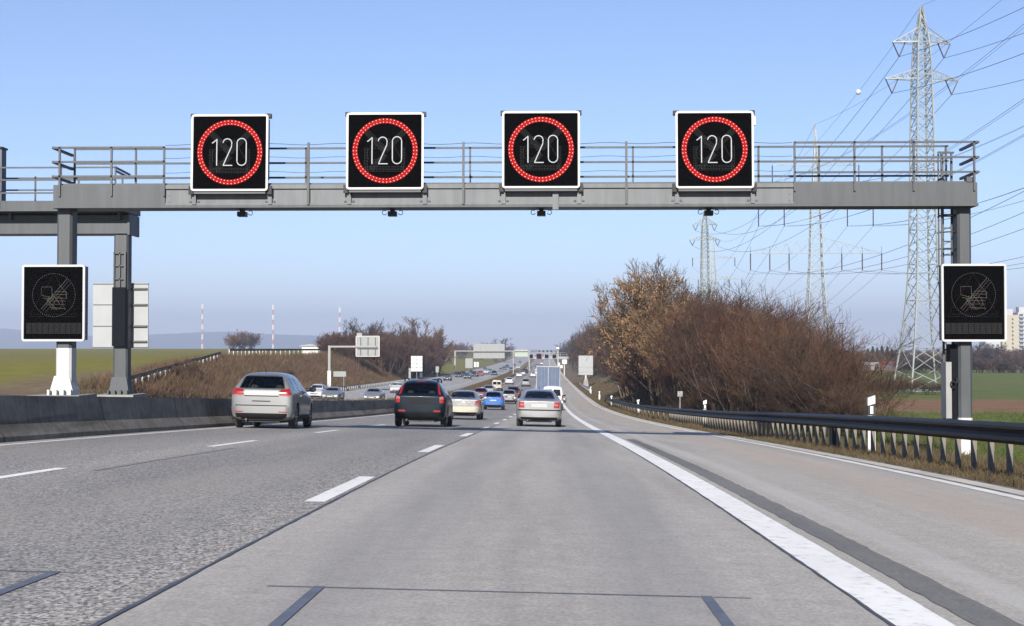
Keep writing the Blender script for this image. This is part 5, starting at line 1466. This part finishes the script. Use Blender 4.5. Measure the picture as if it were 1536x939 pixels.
car_at('estate_car', 'estate', '', P_SILVER, 'silver estate car with dark rear window in the fast lane beside the concrete barrier', 391, 38.8).scale = (.98, .88, 1.055)
car_at('estate_car', 'suv', '', P_NAVY, 'dark blue tall estate car with roof rails in the middle lane', 628.5, 47.0)
car_at('saloon_car', 'saloon', 'silver', P_SILVER2, 'silver saloon with a white number plate alone in the slow lane', 808, 53.0)
car_at('saloon_car', 'saloon', 'beige', P_BEIGE, 'champagne coloured saloon half hidden behind the dark blue estate car', 693, 67.5)
car_at('hatchback_car', 'hatch', '', P_BLUE, 'bright blue hatchback in the middle lane ahead of the champagne saloon', 739.5, 111)
car_at('delivery_van', 'van', '', P_WHITE, 'white van half hidden behind the silver saloon, behind the blue lorry', 828.5, 116)
car_at('hatchback_car', 'hatch', '', P_SILVER, 'silver hatchback with red lights directly ahead of the blue hatchback', 763, 146)
car_at('estate_car', 'suv', '', P_BLACK, 'black people carrier just ahead of the silver hatchback in the middle lane', 769.5, 166)
car_at('hatchback_car', 'hatch', '', P_MAROON, 'dark red car in the fast lane left of the blue hatchback', 720.5, 158)
car_at('saloon_car', 'saloon', 'beige', P_WHITE, 'white saloon in the fast lane ahead of the dark red car', 732.5, 186)
car_at('delivery_van', 'van', '', P_BEIGE, 'cream small van in the fast lane ahead of the white saloon', 745, 222).scale = (.95, .9, .84)

# lorry --------------------------------------------------------------------------------------------
LY = 152; lx = X_at(821.5, LY)
t = thing('lorry', 'lorry with a blue two leaf rear door framed in white in the slow lane', 'lorry', (lx, LY, float(road_z(lx, LY))))
t.rotation_euler = (slope(LY), .0209, 0)
m_door = NT('blue_tarpaulin'); _n = m_door.noise(2, 4); m_door.set(m_door.ramp(_n, [(.3, (.045, .065, .115)), (.7, (.06, .085, .145))]), .5, 0, .3)
b = MB(); b.box(-1.27, 1.27, .06, 9.5, 1.1, 4.0); b.build('box_body', mat('dusty_white_body', (.26, .26, .26), .5, 0, .1, 1), t)
b = MB(); b.box(-1.21, -.03, .02, .057, 1.15, 3.92); b.box(.03, 1.21, .02, .057, 1.15, 3.92); b.build('rear_door', m_door.m, t)
b = MB()
for x in (-.75, -.4, .4, .75): b.tube((x, 0, 1.2), (x, 0, 3.84), .018, .018, 6)
b.build('lock_rod', galv, t)
b = MB(); b.box(-1.2, 1.2, .05, .2, .55, .70); b.box(-1.2, 1.2, .1, .3, .95, 1.09); b.build('bumper', m_trim, t)
for s in (-1, 1):
    b = MB(); b.box(s * .98 - .17, s * .98 + .17, .0, .047, .83, .94); b.build('tail_light', red_lens, t)
    for y in (1.2, 7.2): b = wheel_mesh(.5, .32); b.build('wheel', rubber, t, True, (s * 1.02, y, .5))
    b = MB(); b.box(s * .45 - .06, s * .45 + .06, .3, 11, .75, .95); b.build('frame', m_trim, t)
b = MB(); b.sweep([(9.75, .6), (11.9, .6), (11.9, 1.8), (11.6, 2.9), (9.75, 3.1)], [((-1.2, 0, 0), (0, 1, 0), (0, 0, 1)), ((1.2, 0, 0), (0, 1, 0), (0, 0, 1))]); b.build('cab', P_WHITE, t)

# distant traffic, same direction
gA = 'distant cars driving away'
far = [('saloon_car', 'saloonsilver', P_WHITE, 763.5, 284, 'distant white saloon in the fast lane, left of the maroon windowed car'),
       ('hatchback_car', 'hatch', P_SILVER, 788.5, 262, 'silver hatchback in the middle lane just left of the blue lorry'),
       ('saloon_car', 'saloonbeige', P_WHITE, 778.5, 392, 'distant white car in the fast lane, beyond the white saloon'),
       ('estate_car', 'estate', P_WHITE, 783.5, 430, 'small white estate far ahead in the fast lane'),
       ('estate_car', 'suv', P_BLACK, 788, 475, 'small dark car far ahead in the fast lane beside a white estate'),
       ('saloon_car', 'saloonsilver', P_WHITE, 799.5, 398, 'small white saloon peeping out left of the blue lorry top'),
       ('delivery_van', 'van', P_WHITE, 806, 440, 'white van roof far ahead, above the blue lorry'),
       ('saloon_car', 'saloonbeige', P_GREY, 795, 640, 'speck of a grey car near the far gantry'),
       ('estate_car', 'estate', P_SBLUE, 805, 690, 'speck of a blue grey car below the far gantry'),
       ('hatchback_car', 'hatch', P_WHITE, 812.5, 820, 'speck of a white car beyond the far gantry')]
for nm, key, pnt, px, y, lab in far: far_car(nm, key, pnt, lab, X_at(px, y), y, 0, gA)

# opposite carriageway, coming towards the camera
gB = 'oncoming cars on the opposite carriageway'
near_op = [('saloon_car', 'saloon', 'silver', P_SILVER2, 565.5, 140, 'oncoming silver saloon alone, right of the two cars by the pale guard rail'),
           ('estate_car', 'suv', '', P_WHITE, 481, 152, 'oncoming white car at the guard rail, behind the silver estate car nose'),
           ('saloon_car', 'saloon', 'beige', P_SBLUE, 505, 142, 'oncoming steel blue saloon beside the oncoming white car, half behind the barrier'),
           ('hatchback_car', 'hatch', '', P_WHITE, 598, 195, 'oncoming white car partly hidden by the left side of the dark blue estate')]
for nm, k, s, pnt, px, y, lab in near_op:
    car_at(nm, k, s, pnt, lab, px, y, PI, gB)
def lane_x(px, y): return X_at(px, y)
opp = [('estate_car', 'estate', P_SBLUE, 624, 236, 'oncoming blue grey estate showing its roof just above the dark blue estate'),
       ('saloon_car', 'saloonsilver', P_SBLUE, 655, 246, 'oncoming blue saloon right above the roof edge of the dark blue estate'),
       ('estate_car', 'suv', P_GREY, 672.5, 318, 'oncoming dark tall car alone between the narrow sign and the dense queue'),
       ('saloon_car', 'saloonbeige', P_BLACK, 689, 372, 'oncoming black saloon leading the dense queue on the left'),
       ('hatchback_car', 'hatch', P_BLACK, 695, 392, 'oncoming black hatchback second in the dense queue'),
       ('estate_car', 'estate', P_GREY, 702, 352, 'oncoming dark grey estate nearest in the middle lane of the dense queue'),
       ('saloon_car', 'saloonsilver', P_SBLUE, 706.5, 420, 'oncoming steel blue saloon in the middle of the dense queue'),
       ('estate_car', 'suv', P_BLACK, 713, 385, 'oncoming black tall car beside the red one'),
       ('hatchback_car', 'hatch', P_RED, 721, 408, 'oncoming bright red car in the dense queue'),
       ('saloon_car', 'saloonbeige', P_WHITE, 729.5, 450, 'oncoming white saloon right behind the red car'),
       ('estate_car', 'estate', P_SILVER, 735, 470, 'oncoming silver estate right of the white saloon behind the red car'),
       ('saloon_car', 'saloonsilver', P_BLACK, 741.5, 425, 'oncoming dark saloon at the right end of the dense queue'),
       ('hatchback_car', 'hatch', P_SBLUE, 728, 520, 'oncoming blue hatchback far back in the queue'),
       ('saloon_car', 'saloonbeige', P_SILVER, 751.5, 520, 'oncoming silver saloon far right, above the brown median'),
       ('estate_car', 'suv', P_GREY, 757, 565, 'oncoming grey tall car behind the far silver saloon'),
       ('saloon_car', 'saloonsilver', P_SBLUE, 767, 545, 'oncoming blue saloon far back under the overhead board post'),
       ('hatchback_car', 'hatch', P_BLACK, 761, 640, 'speck of an oncoming dark car near the overhead board'),
       ('estate_car', 'estate', P_BLACK, 771, 700, 'speck of an oncoming black estate beyond the overhead board'),
       ('saloon_car', 'saloonbeige', P_WHITE, 777.5, 620, 'speck of an oncoming white car with headlights near the median'),
       ('saloon_car', 'saloonsilver', P_GREY, 780, 860, 'speck of an oncoming grey car near the far rise')]
for nm, key, pnt, px, y, lab in opp: far_car(nm, key, pnt, lab, X_at(px, y), y, PI, gB)
# ================================================================== VEGETATION
def branch_set(rng, h, spread, stems, depth, ratio=.66, nchild=(3, 5), r0=.09, up=.35, wig=.18, start=.25, angle=.55, multi=.15):
    """list of segments (p0, p1, r0, r1, level)"""
    segs = []
    def grow(p, d, L, r, lev):
        n = 3 if lev < depth else 2
        pts = [p]; dd = d
        for i in range(n):
            dd = (dd + Vector((rng.gauss(0, wig), rng.gauss(0, wig), rng.gauss(0, wig) * .6 + up * .12))).normalized()
            pts.append(pts[-1] + dd * (L / n))
        rr = r
        for i in range(n):
            r2 = r * (1 - .55 * (i + 1) / n) if lev < depth else r * (1 - .75 * (i + 1) / n)
            segs.append((pts[i], pts[i + 1], rr, r2, lev)); rr = r2
        if lev >= depth: return
        k = rng.randint(*nchild)
        for c in range(k):
            t = start + (1 - start) * (c + rng.random()) / k
            q = t * n; i = min(int(q), n - 1); base = pts[i].lerp(pts[i + 1], q - i)
            ax = (pts[i + 1] - pts[i]).normalized()
            perp = ax.orthogonal(); perp.rotate(Matrix.Rotation(rng.uniform(0, 2 * PI), 3, ax)); 
            a = rng.gauss(angle, .14)
            nd = (ax * math.cos(a) + perp * math.sin(a) + Vector((0, 0, up * .3))).normalized()
            grow(base, nd, L * ratio * rng.uniform(.75, 1.15) * (1.15 - .4 * t), r * (.62 - .2 * t), lev + 1)
    for s in range(stems):
        a = 2 * PI * (s + rng.random() * .7) / stems; t = rng.uniform(.15, 1) * spread if stems > 1 else 0
        d = Vector((math.cos(a) * math.sin(t), math.sin(a) * math.sin(t), math.cos(t)))
        p = Vector((math.cos(a), math.sin(a), 0)) * multi * (0 if stems == 1 else rng.random())
        grow(p - Vector((0, 0, .3)), d, h * rng.uniform(.55, .75), r0 * rng.uniform(.7, 1.1), 0)
    return segs

def seg_mesh(name, segs, m, rmin=.008):
    P0 = np.array([s[0] for s in segs]); P1 = np.array([s[1] for s in segs])
    R0 = np.maximum(np.array([s[2] for s in segs]), rmin); R1 = np.maximum(np.array([s[3] for s in segs]), rmin * .7)
    D = P1 - P0; D /= np.linalg.norm(D, axis=1)[:, None] + 1e-9
    U = np.tile([[0.13, .9, .2]], (len(D), 1)); A = np.cross(D, U); A /= np.linalg.norm(A, axis=1)[:, None] + 1e-9; B = np.cross(D, A)
    V = np.zeros((len(D), 6, 3))
    for k in range(3):
        c, s = math.cos(2 * PI * k / 3), math.sin(2 * PI * k / 3)
        V[:, k] = P0 + (A * c + B * s) * R0[:, None]; V[:, 3 + k] = P1 + (A * c + B * s) * R1[:, None]
    base = np.arange(len(D))[:, None] * 6
    F = np.concatenate([base + np.array([[k, (k + 1) % 3, 3 + (k + 1) % 3, 3 + k]]) for k in range(3)])
    return raw_mesh(name, V.reshape(-1, 3), F, m)

def bark(name, a, b_, sc=2.5):
    t = NT(name); n = t.noise(sc, 3, .6); oi = t.n.new('ShaderNodeObjectInfo')
    c = t.ramp(n, [(.3, a), (.7, b_)])
    c = t.mix(1.0, c, t.ramp(oi.outputs['Random'], [(0, (.48, .50, .54)), (.45, (.95, .95, .97)), (.75, (1.25, 1.1, 1.0)), (1, (1.75, 1.42, 1.12))]), 'MULTIPLY')
    t.set(c, .9, 0, .12); return t.m
m_bark = bark('grey_brown_bark', (0.0450, 0.0330, 0.0240), (0.0900, 0.0720, 0.0540))
m_twig_red = bark('reddish_twigs', (.042, .022, .015), (.098, .054, .036), 1.2)
m_twig_brown = bark('brown_twigs', (.038, .025, .018), (.088, .062, .046), 1.2)
m_twig_tan = bark('tan_twigs', (0.0770, 0.0523, 0.0303), (0.1320, 0.0935, 0.0550), .6)
m_twig_far = bark('grey_purple_twigs', (0.0450, 0.0348, 0.0330), (0.0780, 0.0600, 0.0540), .3)
def leaf_material(name, a, b_):
    t = NT(name); n = t.noise(1.3, 3, .6); n2 = t.noise(14, 2)
    c = t.ramp(t.math('ADD', t.math('MULTIPLY', n, .6), t.math('MULTIPLY', n2, .4)), [(.35, a), (.65, b_)])
    t.set(c, .8, 0, .15); return t.m
m_leaf_tan = leaf_material('dry_tan_leaves', (.125, .071, .034), (.25, .15, .078))
m_leaf_rust = leaf_material('rusty_leaves', (.06, .025, .013), (.11, .055, .028))
m_needle = leaf_material('dark_evergreen_needles', (.02, .035, .018), (.045, .065, .03))

def leaves_mesh(name, rng, segs, m, count, size, lev, where=None):
    tips = [s for s in segs if s[4] >= lev and (where is None or where(s[1]))]
    V = []; F = []
    for _ in range(count):
        if not tips: break
        s = tips[rng.randrange(len(tips))]; p = s[0].lerp(s[1], rng.random())
        a = Vector((rng.gauss(0, 1), rng.gauss(0, 1), rng.gauss(0, 1))).normalized(); b_ = a.orthogonal().normalized(); sz = size * rng.uniform(.6, 1.3)
        p = p + a * sz * .3; o = len(V)
        V += [p - a * sz * .5, p + b_ * sz * .32, p + a * sz * .5, p - b_ * sz * .32]; F.append((o, o + 1, o + 2, o + 3))
    return raw_mesh(name, [tuple(v) for v in V], F, m)

class Plant:
    """one kind of plant in a few variants; parts: trunk, crown (with leaves as sub part)"""
    def __init__(s, kind, seed, n, h, tw, lv, **k):
        s.var = []
        for i in range(n):
            rng = random.Random(seed + i); segs = branch_set(rng, h, **{q: v for q, v in k.items() if q not in ('leaf', 'rmin', 'tlev')})
            tl = k.get('tlev', 0)
            mx = max(x[1].z for x in segs); f = h / mx
            segs = [(a * f, b_ * f, r1 * f, r2 * f, l) for a, b_, r1, r2, l in segs]
            tr = seg_mesh(kind + '_trunk', [x for x in segs if x[4] <= tl], m_bark, k.get('rmin', .01) * 1.3)
            cr = seg_mesh(kind + '_crown', [x for x in segs if x[4] > tl], tw, k.get('rmin', .01))
            lf = None
            if lv:
                lm, cnt, size, where = lv; lf = leaves_mesh(kind + '_leaves', rng, segs, lm, cnt, size, k['depth'] - 1, where)
            s.var.append((tr, cr, lf))
        s.h = h
    def place(s, name, label, cat, x, y, h, rng, group=None, wide=1.0, vi=None, dz=0):
        tr, cr, lf = s.var[(rng.randrange(len(s.var))) if vi is None else vi % len(s.var)]
        k = h / s.h
        t = thing(name, label, cat, (x, y, float(land_z(x, y)) - .05 + dz), rng.uniform(0, 2 * PI), group); t.scale = (k * wide, k * wide, k)
        link('trunk', tr, t); c = link('crown', cr, t)
        if lf: link('leaves', lf, c)
        return t

PR = random.Random(11)
K_shrub = Plant('shrub', 100, 4, 6.0, m_twig_red, (m_leaf_rust, 420, .075, None), tlev=1, spread=.50, stems=9, depth=3, ratio=.60, nchild=(4, 7), r0=.05, up=.50, wig=.12, start=.22, angle=.50, multi=1.2, rmin=.0062)
K_shrub2 = Plant('shrub', 140, 3, 6.0, m_twig_brown, (m_leaf_rust, 220, .07, None), tlev=1, spread=.50, stems=10, depth=3, ratio=.58, nchild=(5, 8), r0=.05, up=.42, wig=.13, start=.2, angle=.55, multi=1.2, rmin=.0062)
K_tree = Plant('tree', 200, 4, 12.0, m_twig_brown, None, spread=.30, stems=4, depth=4, ratio=.62, nchild=(4, 6), r0=.16, up=.40, wig=.11, start=.22, angle=.50, multi=.5, rmin=.018)
K_oak = Plant('leafy_tree', 230, 2, 12.0, m_twig_tan, (m_leaf_tan, 6500, .19, lambda p: p.z < 10.5), spread=.34, stems=5, depth=4, ratio=.62, nchild=(4, 6), r0=.17, up=.35, wig=.12, start=.2, angle=.52, multi=.5, rmin=.018)
K_far = Plant('far_tree', 260, 4, 10.0, m_twig_far, None, spread=.55, stems=5, depth=3, ratio=.60, nchild=(5, 7), r0=.17, up=.35, wig=.13, start=.15, angle=.55, multi=.5, rmin=.045)
K_clump = Plant('thicket', 280, 3, 8.0, bark('dull_red_twigs', (0.0468, 0.0275, 0.0220), (0.0825, 0.0523, 0.0385), .5), None, spread=.6, stems=9, depth=3, ratio=.62, nchild=(5, 7), r0=.10, up=.45, wig=.12, start=.12, angle=.5, multi=1.2, rmin=.026)

g = 'bare reddish shrubs of the right hand thicket'
# front row of the right thicket: (px of crown centre, Y, X or None, crown top py)
lab_sh = 'bare reddish brown shrub in the right hand thicket behind the guard rail'
row = [(1292, 47, 560), (1268, 50, 522), (1245, 53, 488), (1222, 56, 462), (1198, 60, 452), (1175, 65, 455), (1150, 70, 450), (1128, 76, 432), (1106, 83, 412), (1085, 91, 420), (1062, 99, 428), (1042, 108, 432)]
for i, (px, Y, top) in enumerate(row):
    x = X_at(px, Y); z = at(px, top, Y).z; h = z - float(land_z(x, Y))
    if i < 2: lab = ['low bushy shrub at the right hand end of the thicket, nearest the tall marker post', 'second lowest shrub at the right end of the thicket'][i]
    else: lab = lab_sh
    (K_shrub if i % 3 else K_shrub2).place('shrub', lab, 'shrub', x, Y, h * 1.02, PR, g if i >= 2 else None, 1.1 if i > 1 else 1.5)
for i in range(26):
    px = 1272 - i * 9.6 + PR.uniform(-8, 8); Y = 56 + i * 3.0 + PR.uniform(-3, 3); Y2 = Y * PR.uniform(1.10, 1.45)
    x = X_at(px, Y2); tp = np.interp(px, [1020, 1060, 1100, 1130, 1160, 1190, 1220, 1250, 1280], [432, 432, 415, 435, 455, 465, 480, 512, 550]) + PR.uniform(-8, 26)
    h = at(px, tp, Y2).z - float(land_z(x, Y2))
    (K_shrub2 if i % 3 else K_shrub).place('shrub', lab_sh, 'shrub', x, Y2, h, PR, g, 1.15)
# low skirt of the thicket
for i in range(15):
    px = 1285 - i * 17; Y = 48 + i * 3.8; x = X_at(px, Y) - .8
    K_shrub2.place('shrub', 'low brown undergrowth bush at the foot of the right hand thicket', 'shrub', x, Y, PR.uniform(1.6, 2.8), PR, 'undergrowth bushes', 1.7)
# leafy trees
def tree_px(K, name, label, px, Y, top, group=None, wide=1.0, vi=None, dx=0):
    x = X_at(px, Y) + dx + (3.5 if 0 < px - 860 < 75 and Y < 320 else 0); h = at(px, top, Y).z - float(land_z(x, Y)); return K.place(name, label, 'tree', x, Y, h, PR, group, wide, vi)
tree_px(K_oak, 'leafy_tree', 'tree with dry tan leaves, tallest at the left end of the right hand thicket', 982, 128, 380, None, .88, 0)
tree_px(K_oak, 'leafy_tree', 'tan leaved tree leaning over the verge left of the tallest one', 960, 150, 402, None, .66, 1)
tree_px(K_oak, 'leafy_tree', 'smaller tan leaved tree low in front of the tallest one', 1006, 120, 440, None, .9, 1)
g = 'bare trees along the right verge'
for i, (px, Y, top) in enumerate([(1022, 150, 410), (962, 150, 425), (1000, 175, 400), (938, 178, 440), (985, 200, 420), (948, 215, 440), (918, 205, 474), (918, 240, 470), (898, 250, 468), (890, 290, 478), (903, 300, 462), (880, 330, 488), (884, 380, 486), (870, 400, 496), (872, 460, 496), (862, 520, 504), (858, 600, 508), (852, 700, 512), (846, 860, 514), (841, 1000, 516), (866, 560, 500), (878, 480, 492), (892, 350, 474)]):
    tree_px(K_tree if Y < 420 else K_far, 'bare_tree', ('bare brown tree in the row along the right verge left of the tan leaved trees' if px < 935 else 'bare brown tree rising behind the tan leaved trees'), px, Y, top, g, .85)
for i in range(22):
    Y = 118 + i * 11.5; px = np.interp(Y, [118, 150, 200, 300, 370], [1010, 960, 925, 893, 880]) + PR.uniform(-4, 10); 
    x = max(X_at(px, Y), 10.2 if Y < 180 else 13.5)
    K_clump.place('shrub', 'dark bare bush at the foot of the trees on the right verge', 'shrub', x, Y, PR.uniform(4.5, 7), PR, 'bushes under the right verge trees', 1.25)
# left thicket
g = 'bare bushes of the left hand thicket'
for i in range(34):
    t_ = i / 33; Y = 262 + 165 * t_ + PR.uniform(-8, 8); x = -31.5 - PR.random() ** .8 * np.interp(t_, [0, .3, 1], [10, 9, 4]); px = 820 + (x / Y) * FPX
    top = np.interp(px, [510, 540, 580, 620, 650, 675, 690], [492, 488, 492, 497, 500, 508, 525]) + PR.uniform(0, 14)
    h = max(at(px, top, Y).z - float(land_z(x, Y)), 3)
    K_clump.place('shrub', 'dull reddish bare bush in the left hand thicket beyond the opposite lanes', 'shrub', x, Y, h, PR, g, 1.1)
for px, Y, top, lab in [(531, 300, 474, 'bare tree at the left end of the left thicket beside the radio mast'), (556, 310, 476, 'bare tree behind the cantilever sign board'), (590, 330, 482, 'thin bare tree in the middle of the left thicket'),
                        (636, 400, 474, 'tall spreading bare tree near the right end of the left thicket'), (655, 425, 486, 'smaller bare tree at the right end of the left thicket'), (612, 350, 488, 'low bare tree between the gridded sign and the tall spreading tree')]:
    tree_px(K_tree if Y < 390 else K_far, 'bare_tree', lab, px, Y, top, 'bare trees of the left thicket')
# lone clump on the left field
for px, Y, top, w, lab in [(347, 560, 497, 1.3, 'left tree of the rounded grey clump alone on the left horizon'), (361, 575, 492.5, 1.5, 'middle tree of the rounded grey clump alone on the left horizon'), (375, 565, 496, 1.3, 'right tree of the rounded grey clump alone on the left horizon')]:
    tree_px(K_far, 'bare_tree', lab, px, Y, top, 'lone clump on the left horizon', w)
    tree_px(K_far, 'bare_tree', lab, px + 4, Y + 6, top + 3, 'lone clump on the left horizon', w)
for px, Y, top, lab in [(690, 850, 512, 'hazy bare tree left of the large overhead board'), (697, 880, 513, 'hazy bare tree touching the left edge of the overhead board'), (745, 900, 506, 'hazy round bare tree behind the right end of the overhead board'), (756, 920, 510, 'hazy bare tree just right of the overhead board'), (722, 940, 512, 'hazy bare tree peeping over the overhead board')]:
    tree_px(K_far, 'bare_tree', lab, px, Y, top, 'hazy trees near the overhead board', 1.3)
# bushes on ramp
for px, Y, top, h in [(248, 118, 548, 1.9), (262, 125, 552, 1.6), (230, 112, 556, 1.4)]:
    x = X_at(px, Y); K_shrub2.place('shrub', 'low bare bush on the grass beside the climbing guard rail', 'shrub', x - 2.0, Y + 14, h, PR, 'low bushes by the climbing guard rail', 1.8)
x = X_at(428, 180); K_clump.place('shrub', 'single dark bush on the brown embankment below the white shed', 'shrub', x, 182, 2.0, PR, None, 1.3)
# distant tree line on the right
g = 'distant trees along the right horizon'
for i in range(46):
    px = 1262 + i * 6.4 + PR.uniform(-4, 4); Y = PR.uniform(370, 520); top = np.interp(px, [1262, 1290, 1320, 1360, 1440, 1490, 1560], [518, 523, 522, 524, 518, 515, 520]) + PR.uniform(-3, 10)
    tree_px(K_far, 'bare_tree', 'bare tree in the distant brown tree line on the right horizon', px, Y, top, g, 1.3)
class Conifer:
    def __init__(s):
        rng = random.Random(5); V = []; F = []
        for k in range(900):
            z = rng.random() ** .8; rr = (1 - z) * .27 * rng.uniform(.4, 1.1); a = rng.uniform(0, 2 * PI)
            p = Vector((rr * math.cos(a), rr * math.sin(a), .08 + z * .92)); q = Vector((rng.gauss(0, 1), rng.gauss(0, 1), rng.gauss(0, .5))).normalized(); e = q.orthogonal().normalized(); o = len(V); sz = .05
            V += [tuple(p - q * sz), tuple(p + e * sz * .5), tuple(p + q * sz), tuple(p - e * sz * .5)]; F.append((o, o + 1, o + 2, o + 3))
        s.crown = raw_mesh('conifer_crown', V, F, m_needle); b = MB(); b.tube((0, 0, -.05), (0, 0, .9), .02, .004, 6); s.trunk = b.mesh('conifer_trunk', m_bark)
KC = Conifer()
for i, (px, top) in enumerate([(1302, 523), (1309, 520), (1316, 522), (1323, 520), (1331, 521), (1338, 524)]):
    Y = 400 + i * 6; x = X_at(px, Y); h = at(px, top, Y).z - float(land_z(x, Y)); t = thing('conifer', 'dark green conifer in the small group left of the tall pylon', 'tree', (x, Y, float(land_z(x, Y))), i, 'dark conifers left of the tall pylon')
    t.scale = (h, h, h); link('trunk', KC.trunk, t); link('crown', KC.crown, t)
# hedge strip and bramble patch by the pylon
for i in range(22):
    px = 1350 + i * 9.5 + PR.uniform(-3, 3); Y = 300 + PR.uniform(-8, 8); x = X_at(px, Y)
    K_far.place('hedge_bush', 'dull brown hedge bush along the far edge of the right field', 'shrub', x, Y, PR.uniform(2.2, 3.6), PR, 'hedge bushes beyond the right field', 1.7)
for i, (px, Y) in enumerate([(1312, 118), (1340, 122), (1365, 122), (1392, 120), (1416, 121), (1330, 112)]):
    x = X_at(px, Y); K_shrub2.place('bramble_bush', 'low bramble bush at the foot of the tall pylon', 'shrub', x, Y, PR.uniform(1.3, 2.0), PR, 'brambles around the tall pylon', 2.2)

# ------------------------------------------------------------------ loose growth (stuff)
def tufts(name, pts, rng, blades, h, lean, wid, m):
    n = len(pts); P = np.repeat(np.array(pts), blades, axis=0); N = len(P); r = np.random.RandomState(rng)
    a = r.uniform(0, 2 * PI, N); l = r.uniform(.1, 1, N) * lean; H = h * r.uniform(.45, 1.15, N) * np.repeat(r.uniform(.5, 1.2, n), blades)
    b0 = P + np.stack([r.normal(0, .16, N) * h, r.normal(0, .16, N) * h, np.full(N, -.04)], -1)
    tip = b0 + np.stack([np.cos(a) * l * H, np.sin(a) * l * H, H], -1)
    mid = (b0 + tip) / 2 + np.stack([np.zeros(N), np.zeros(N), H * .08], -1)
    w = wid * r.uniform(.6, 1.3, N); a2 = r.uniform(0, 2 * PI, N); s = np.stack([np.cos(a2) * w, np.sin(a2) * w, np.zeros(N)], -1)
    V = np.stack([b0 - s, b0 + s, mid - s * .8, mid + s * .8, tip - s * .15, tip + s * .15], 1).reshape(-1, 3)
    i = np.arange(N)[:, None] * 6
    F = np.concatenate([i + [[0, 1, 3, 2]], i + [[2, 3, 5, 4]]])
    o = link(name, raw_mesh(name, V, F, m)); o['kind'] = 'stuff'; return o
def patchy(name, cols, sc=.5):
    t = NT(name); n = t.noise(sc, 4, .65); f = t.noise(sc * 14, 2)
    c = t.ramp(t.math('ADD', t.math('MULTIPLY', n, .65), t.math('MULTIPLY', f, .35)), [(.32 + .36 * i / (len(cols) - 1), q) for i, q in enumerate(cols)])
    t.set(c, .9, 0, .1); return t.m
m_scrub = patchy('brown_scrub', [(.11, .10, .03), (.085, .065, .032), (.075, .045, .030), (.12, .078, .05), (.20, .145, .08)], .16)
m_dryg = patchy('dry_verge_grass', [(.032, .027, .014), (.058, .045, .026), (.095, .072, .042), (.05, .048, .02)], .9)
m_green = patchy('green_field_grass', [(.035, .055, .012), (.05, .07, .016), (.07, .075, .024)], .5)
R = np.random.RandomState(3)
def scatter(n, x0, x1, y0, y1, pw=1.0):
    y = y0 + (y1 - y0) * R.random_sample(n) ** pw; x = R.uniform(x0, x1, n); return x, y
# embankment scrub
x, y = scatter(9000, 0, 1, 100, 330, 1.0); w = np.interp(y, [90, 150, 190, 320], [5, 11, 13, 12]); x = XL - 1.6 - x * np.maximum(w - 2.2, .3); 
o = tufts('embankment_scrub', np.stack([x, y, land_z(x, y)], -1), 1, 9, .95, 1.0, .018, m_scrub); tag(o, 'brown scrub covering the left embankment below the crest rail', 'scrub')
x, y = scatter(7000, -32, -29, 92, 300, 1.0); o = tufts('roadside_grass', np.stack([x, y, land_z(x, y)], -1), 5, 8, .32, .9, .012, m_dryg); tag(o, 'dry grass at the foot of the left embankment', 'grass')
# right verge
x, y = scatter(9000, 5.75, 8.6, 12, 60, 1.3); o = tufts('verge_grass', np.stack([x, y, land_z(x, y)], -1), 2, 9, .17, 1.1, .0055, m_dryg); tag(o, 'dry grass and litter under the dark right guard rail', 'grass')
x, y = scatter(9000, 5.75, 11, 60, 330, 1.5); o = tufts('verge_grass', np.stack([x, y, land_z(x, y)], -1), 4, 8, .28, 1.1, .012, m_dryg); tag(o, 'dry grass on the bank below the right hand trees', 'grass')
x, y = scatter(9000, 8.4, 26, 16, 75, 1.2); o = tufts('field_grass', np.stack([x, y, land_z(x, y)], -1), 6, 7, .22, 1.0, .008, m_green); tag(o, 'green grass of the field behind the right guard rail', 'grass')
# median growth
x, y = scatter(9000, -12.6, -10.0, 45, 520, 1.0)
zz = road_z(x, y) + np.interp(-x, [9.9, 10.0, 10.6, 11.7, 12.5, 12.95], [-.1, .35, .55, .55, .3, -.05])
o = tufts('median_growth', np.stack([x, y, zz], -1), 7, 6, .34, .9, .016, m_dryg); tag(o, 'brown dry growth along the planted median', 'grass')

# ================================================================== HAZE
hb = MB(); hb.box(-8000, 8000, -300, 11000, -40, 260); hz_o = hb.build('haze', None); hz_o['kind'] = 'stuff'; tag(hz_o, 'thin pale winter haze over the whole plain', 'haze')
hm = bpy.data.materials.new('haze_air'); hm.use_nodes = True; hn = hm.node_tree.nodes
hn.remove(hn['Principled BSDF']); pv = hn.new('ShaderNodeVolumePrincipled'); hm.node_tree.links.new(pv.outputs[0], hn['Material Output'].inputs['Volume'])
pv.inputs['Color'].default_value = (.69, .78, .99, 1); pv.inputs['Density'].default_value = HAZE; pv.inputs['Anisotropy'].default_value = 0.12
hz_o.data.materials.clear(); hz_o.data.materials.append(hm)
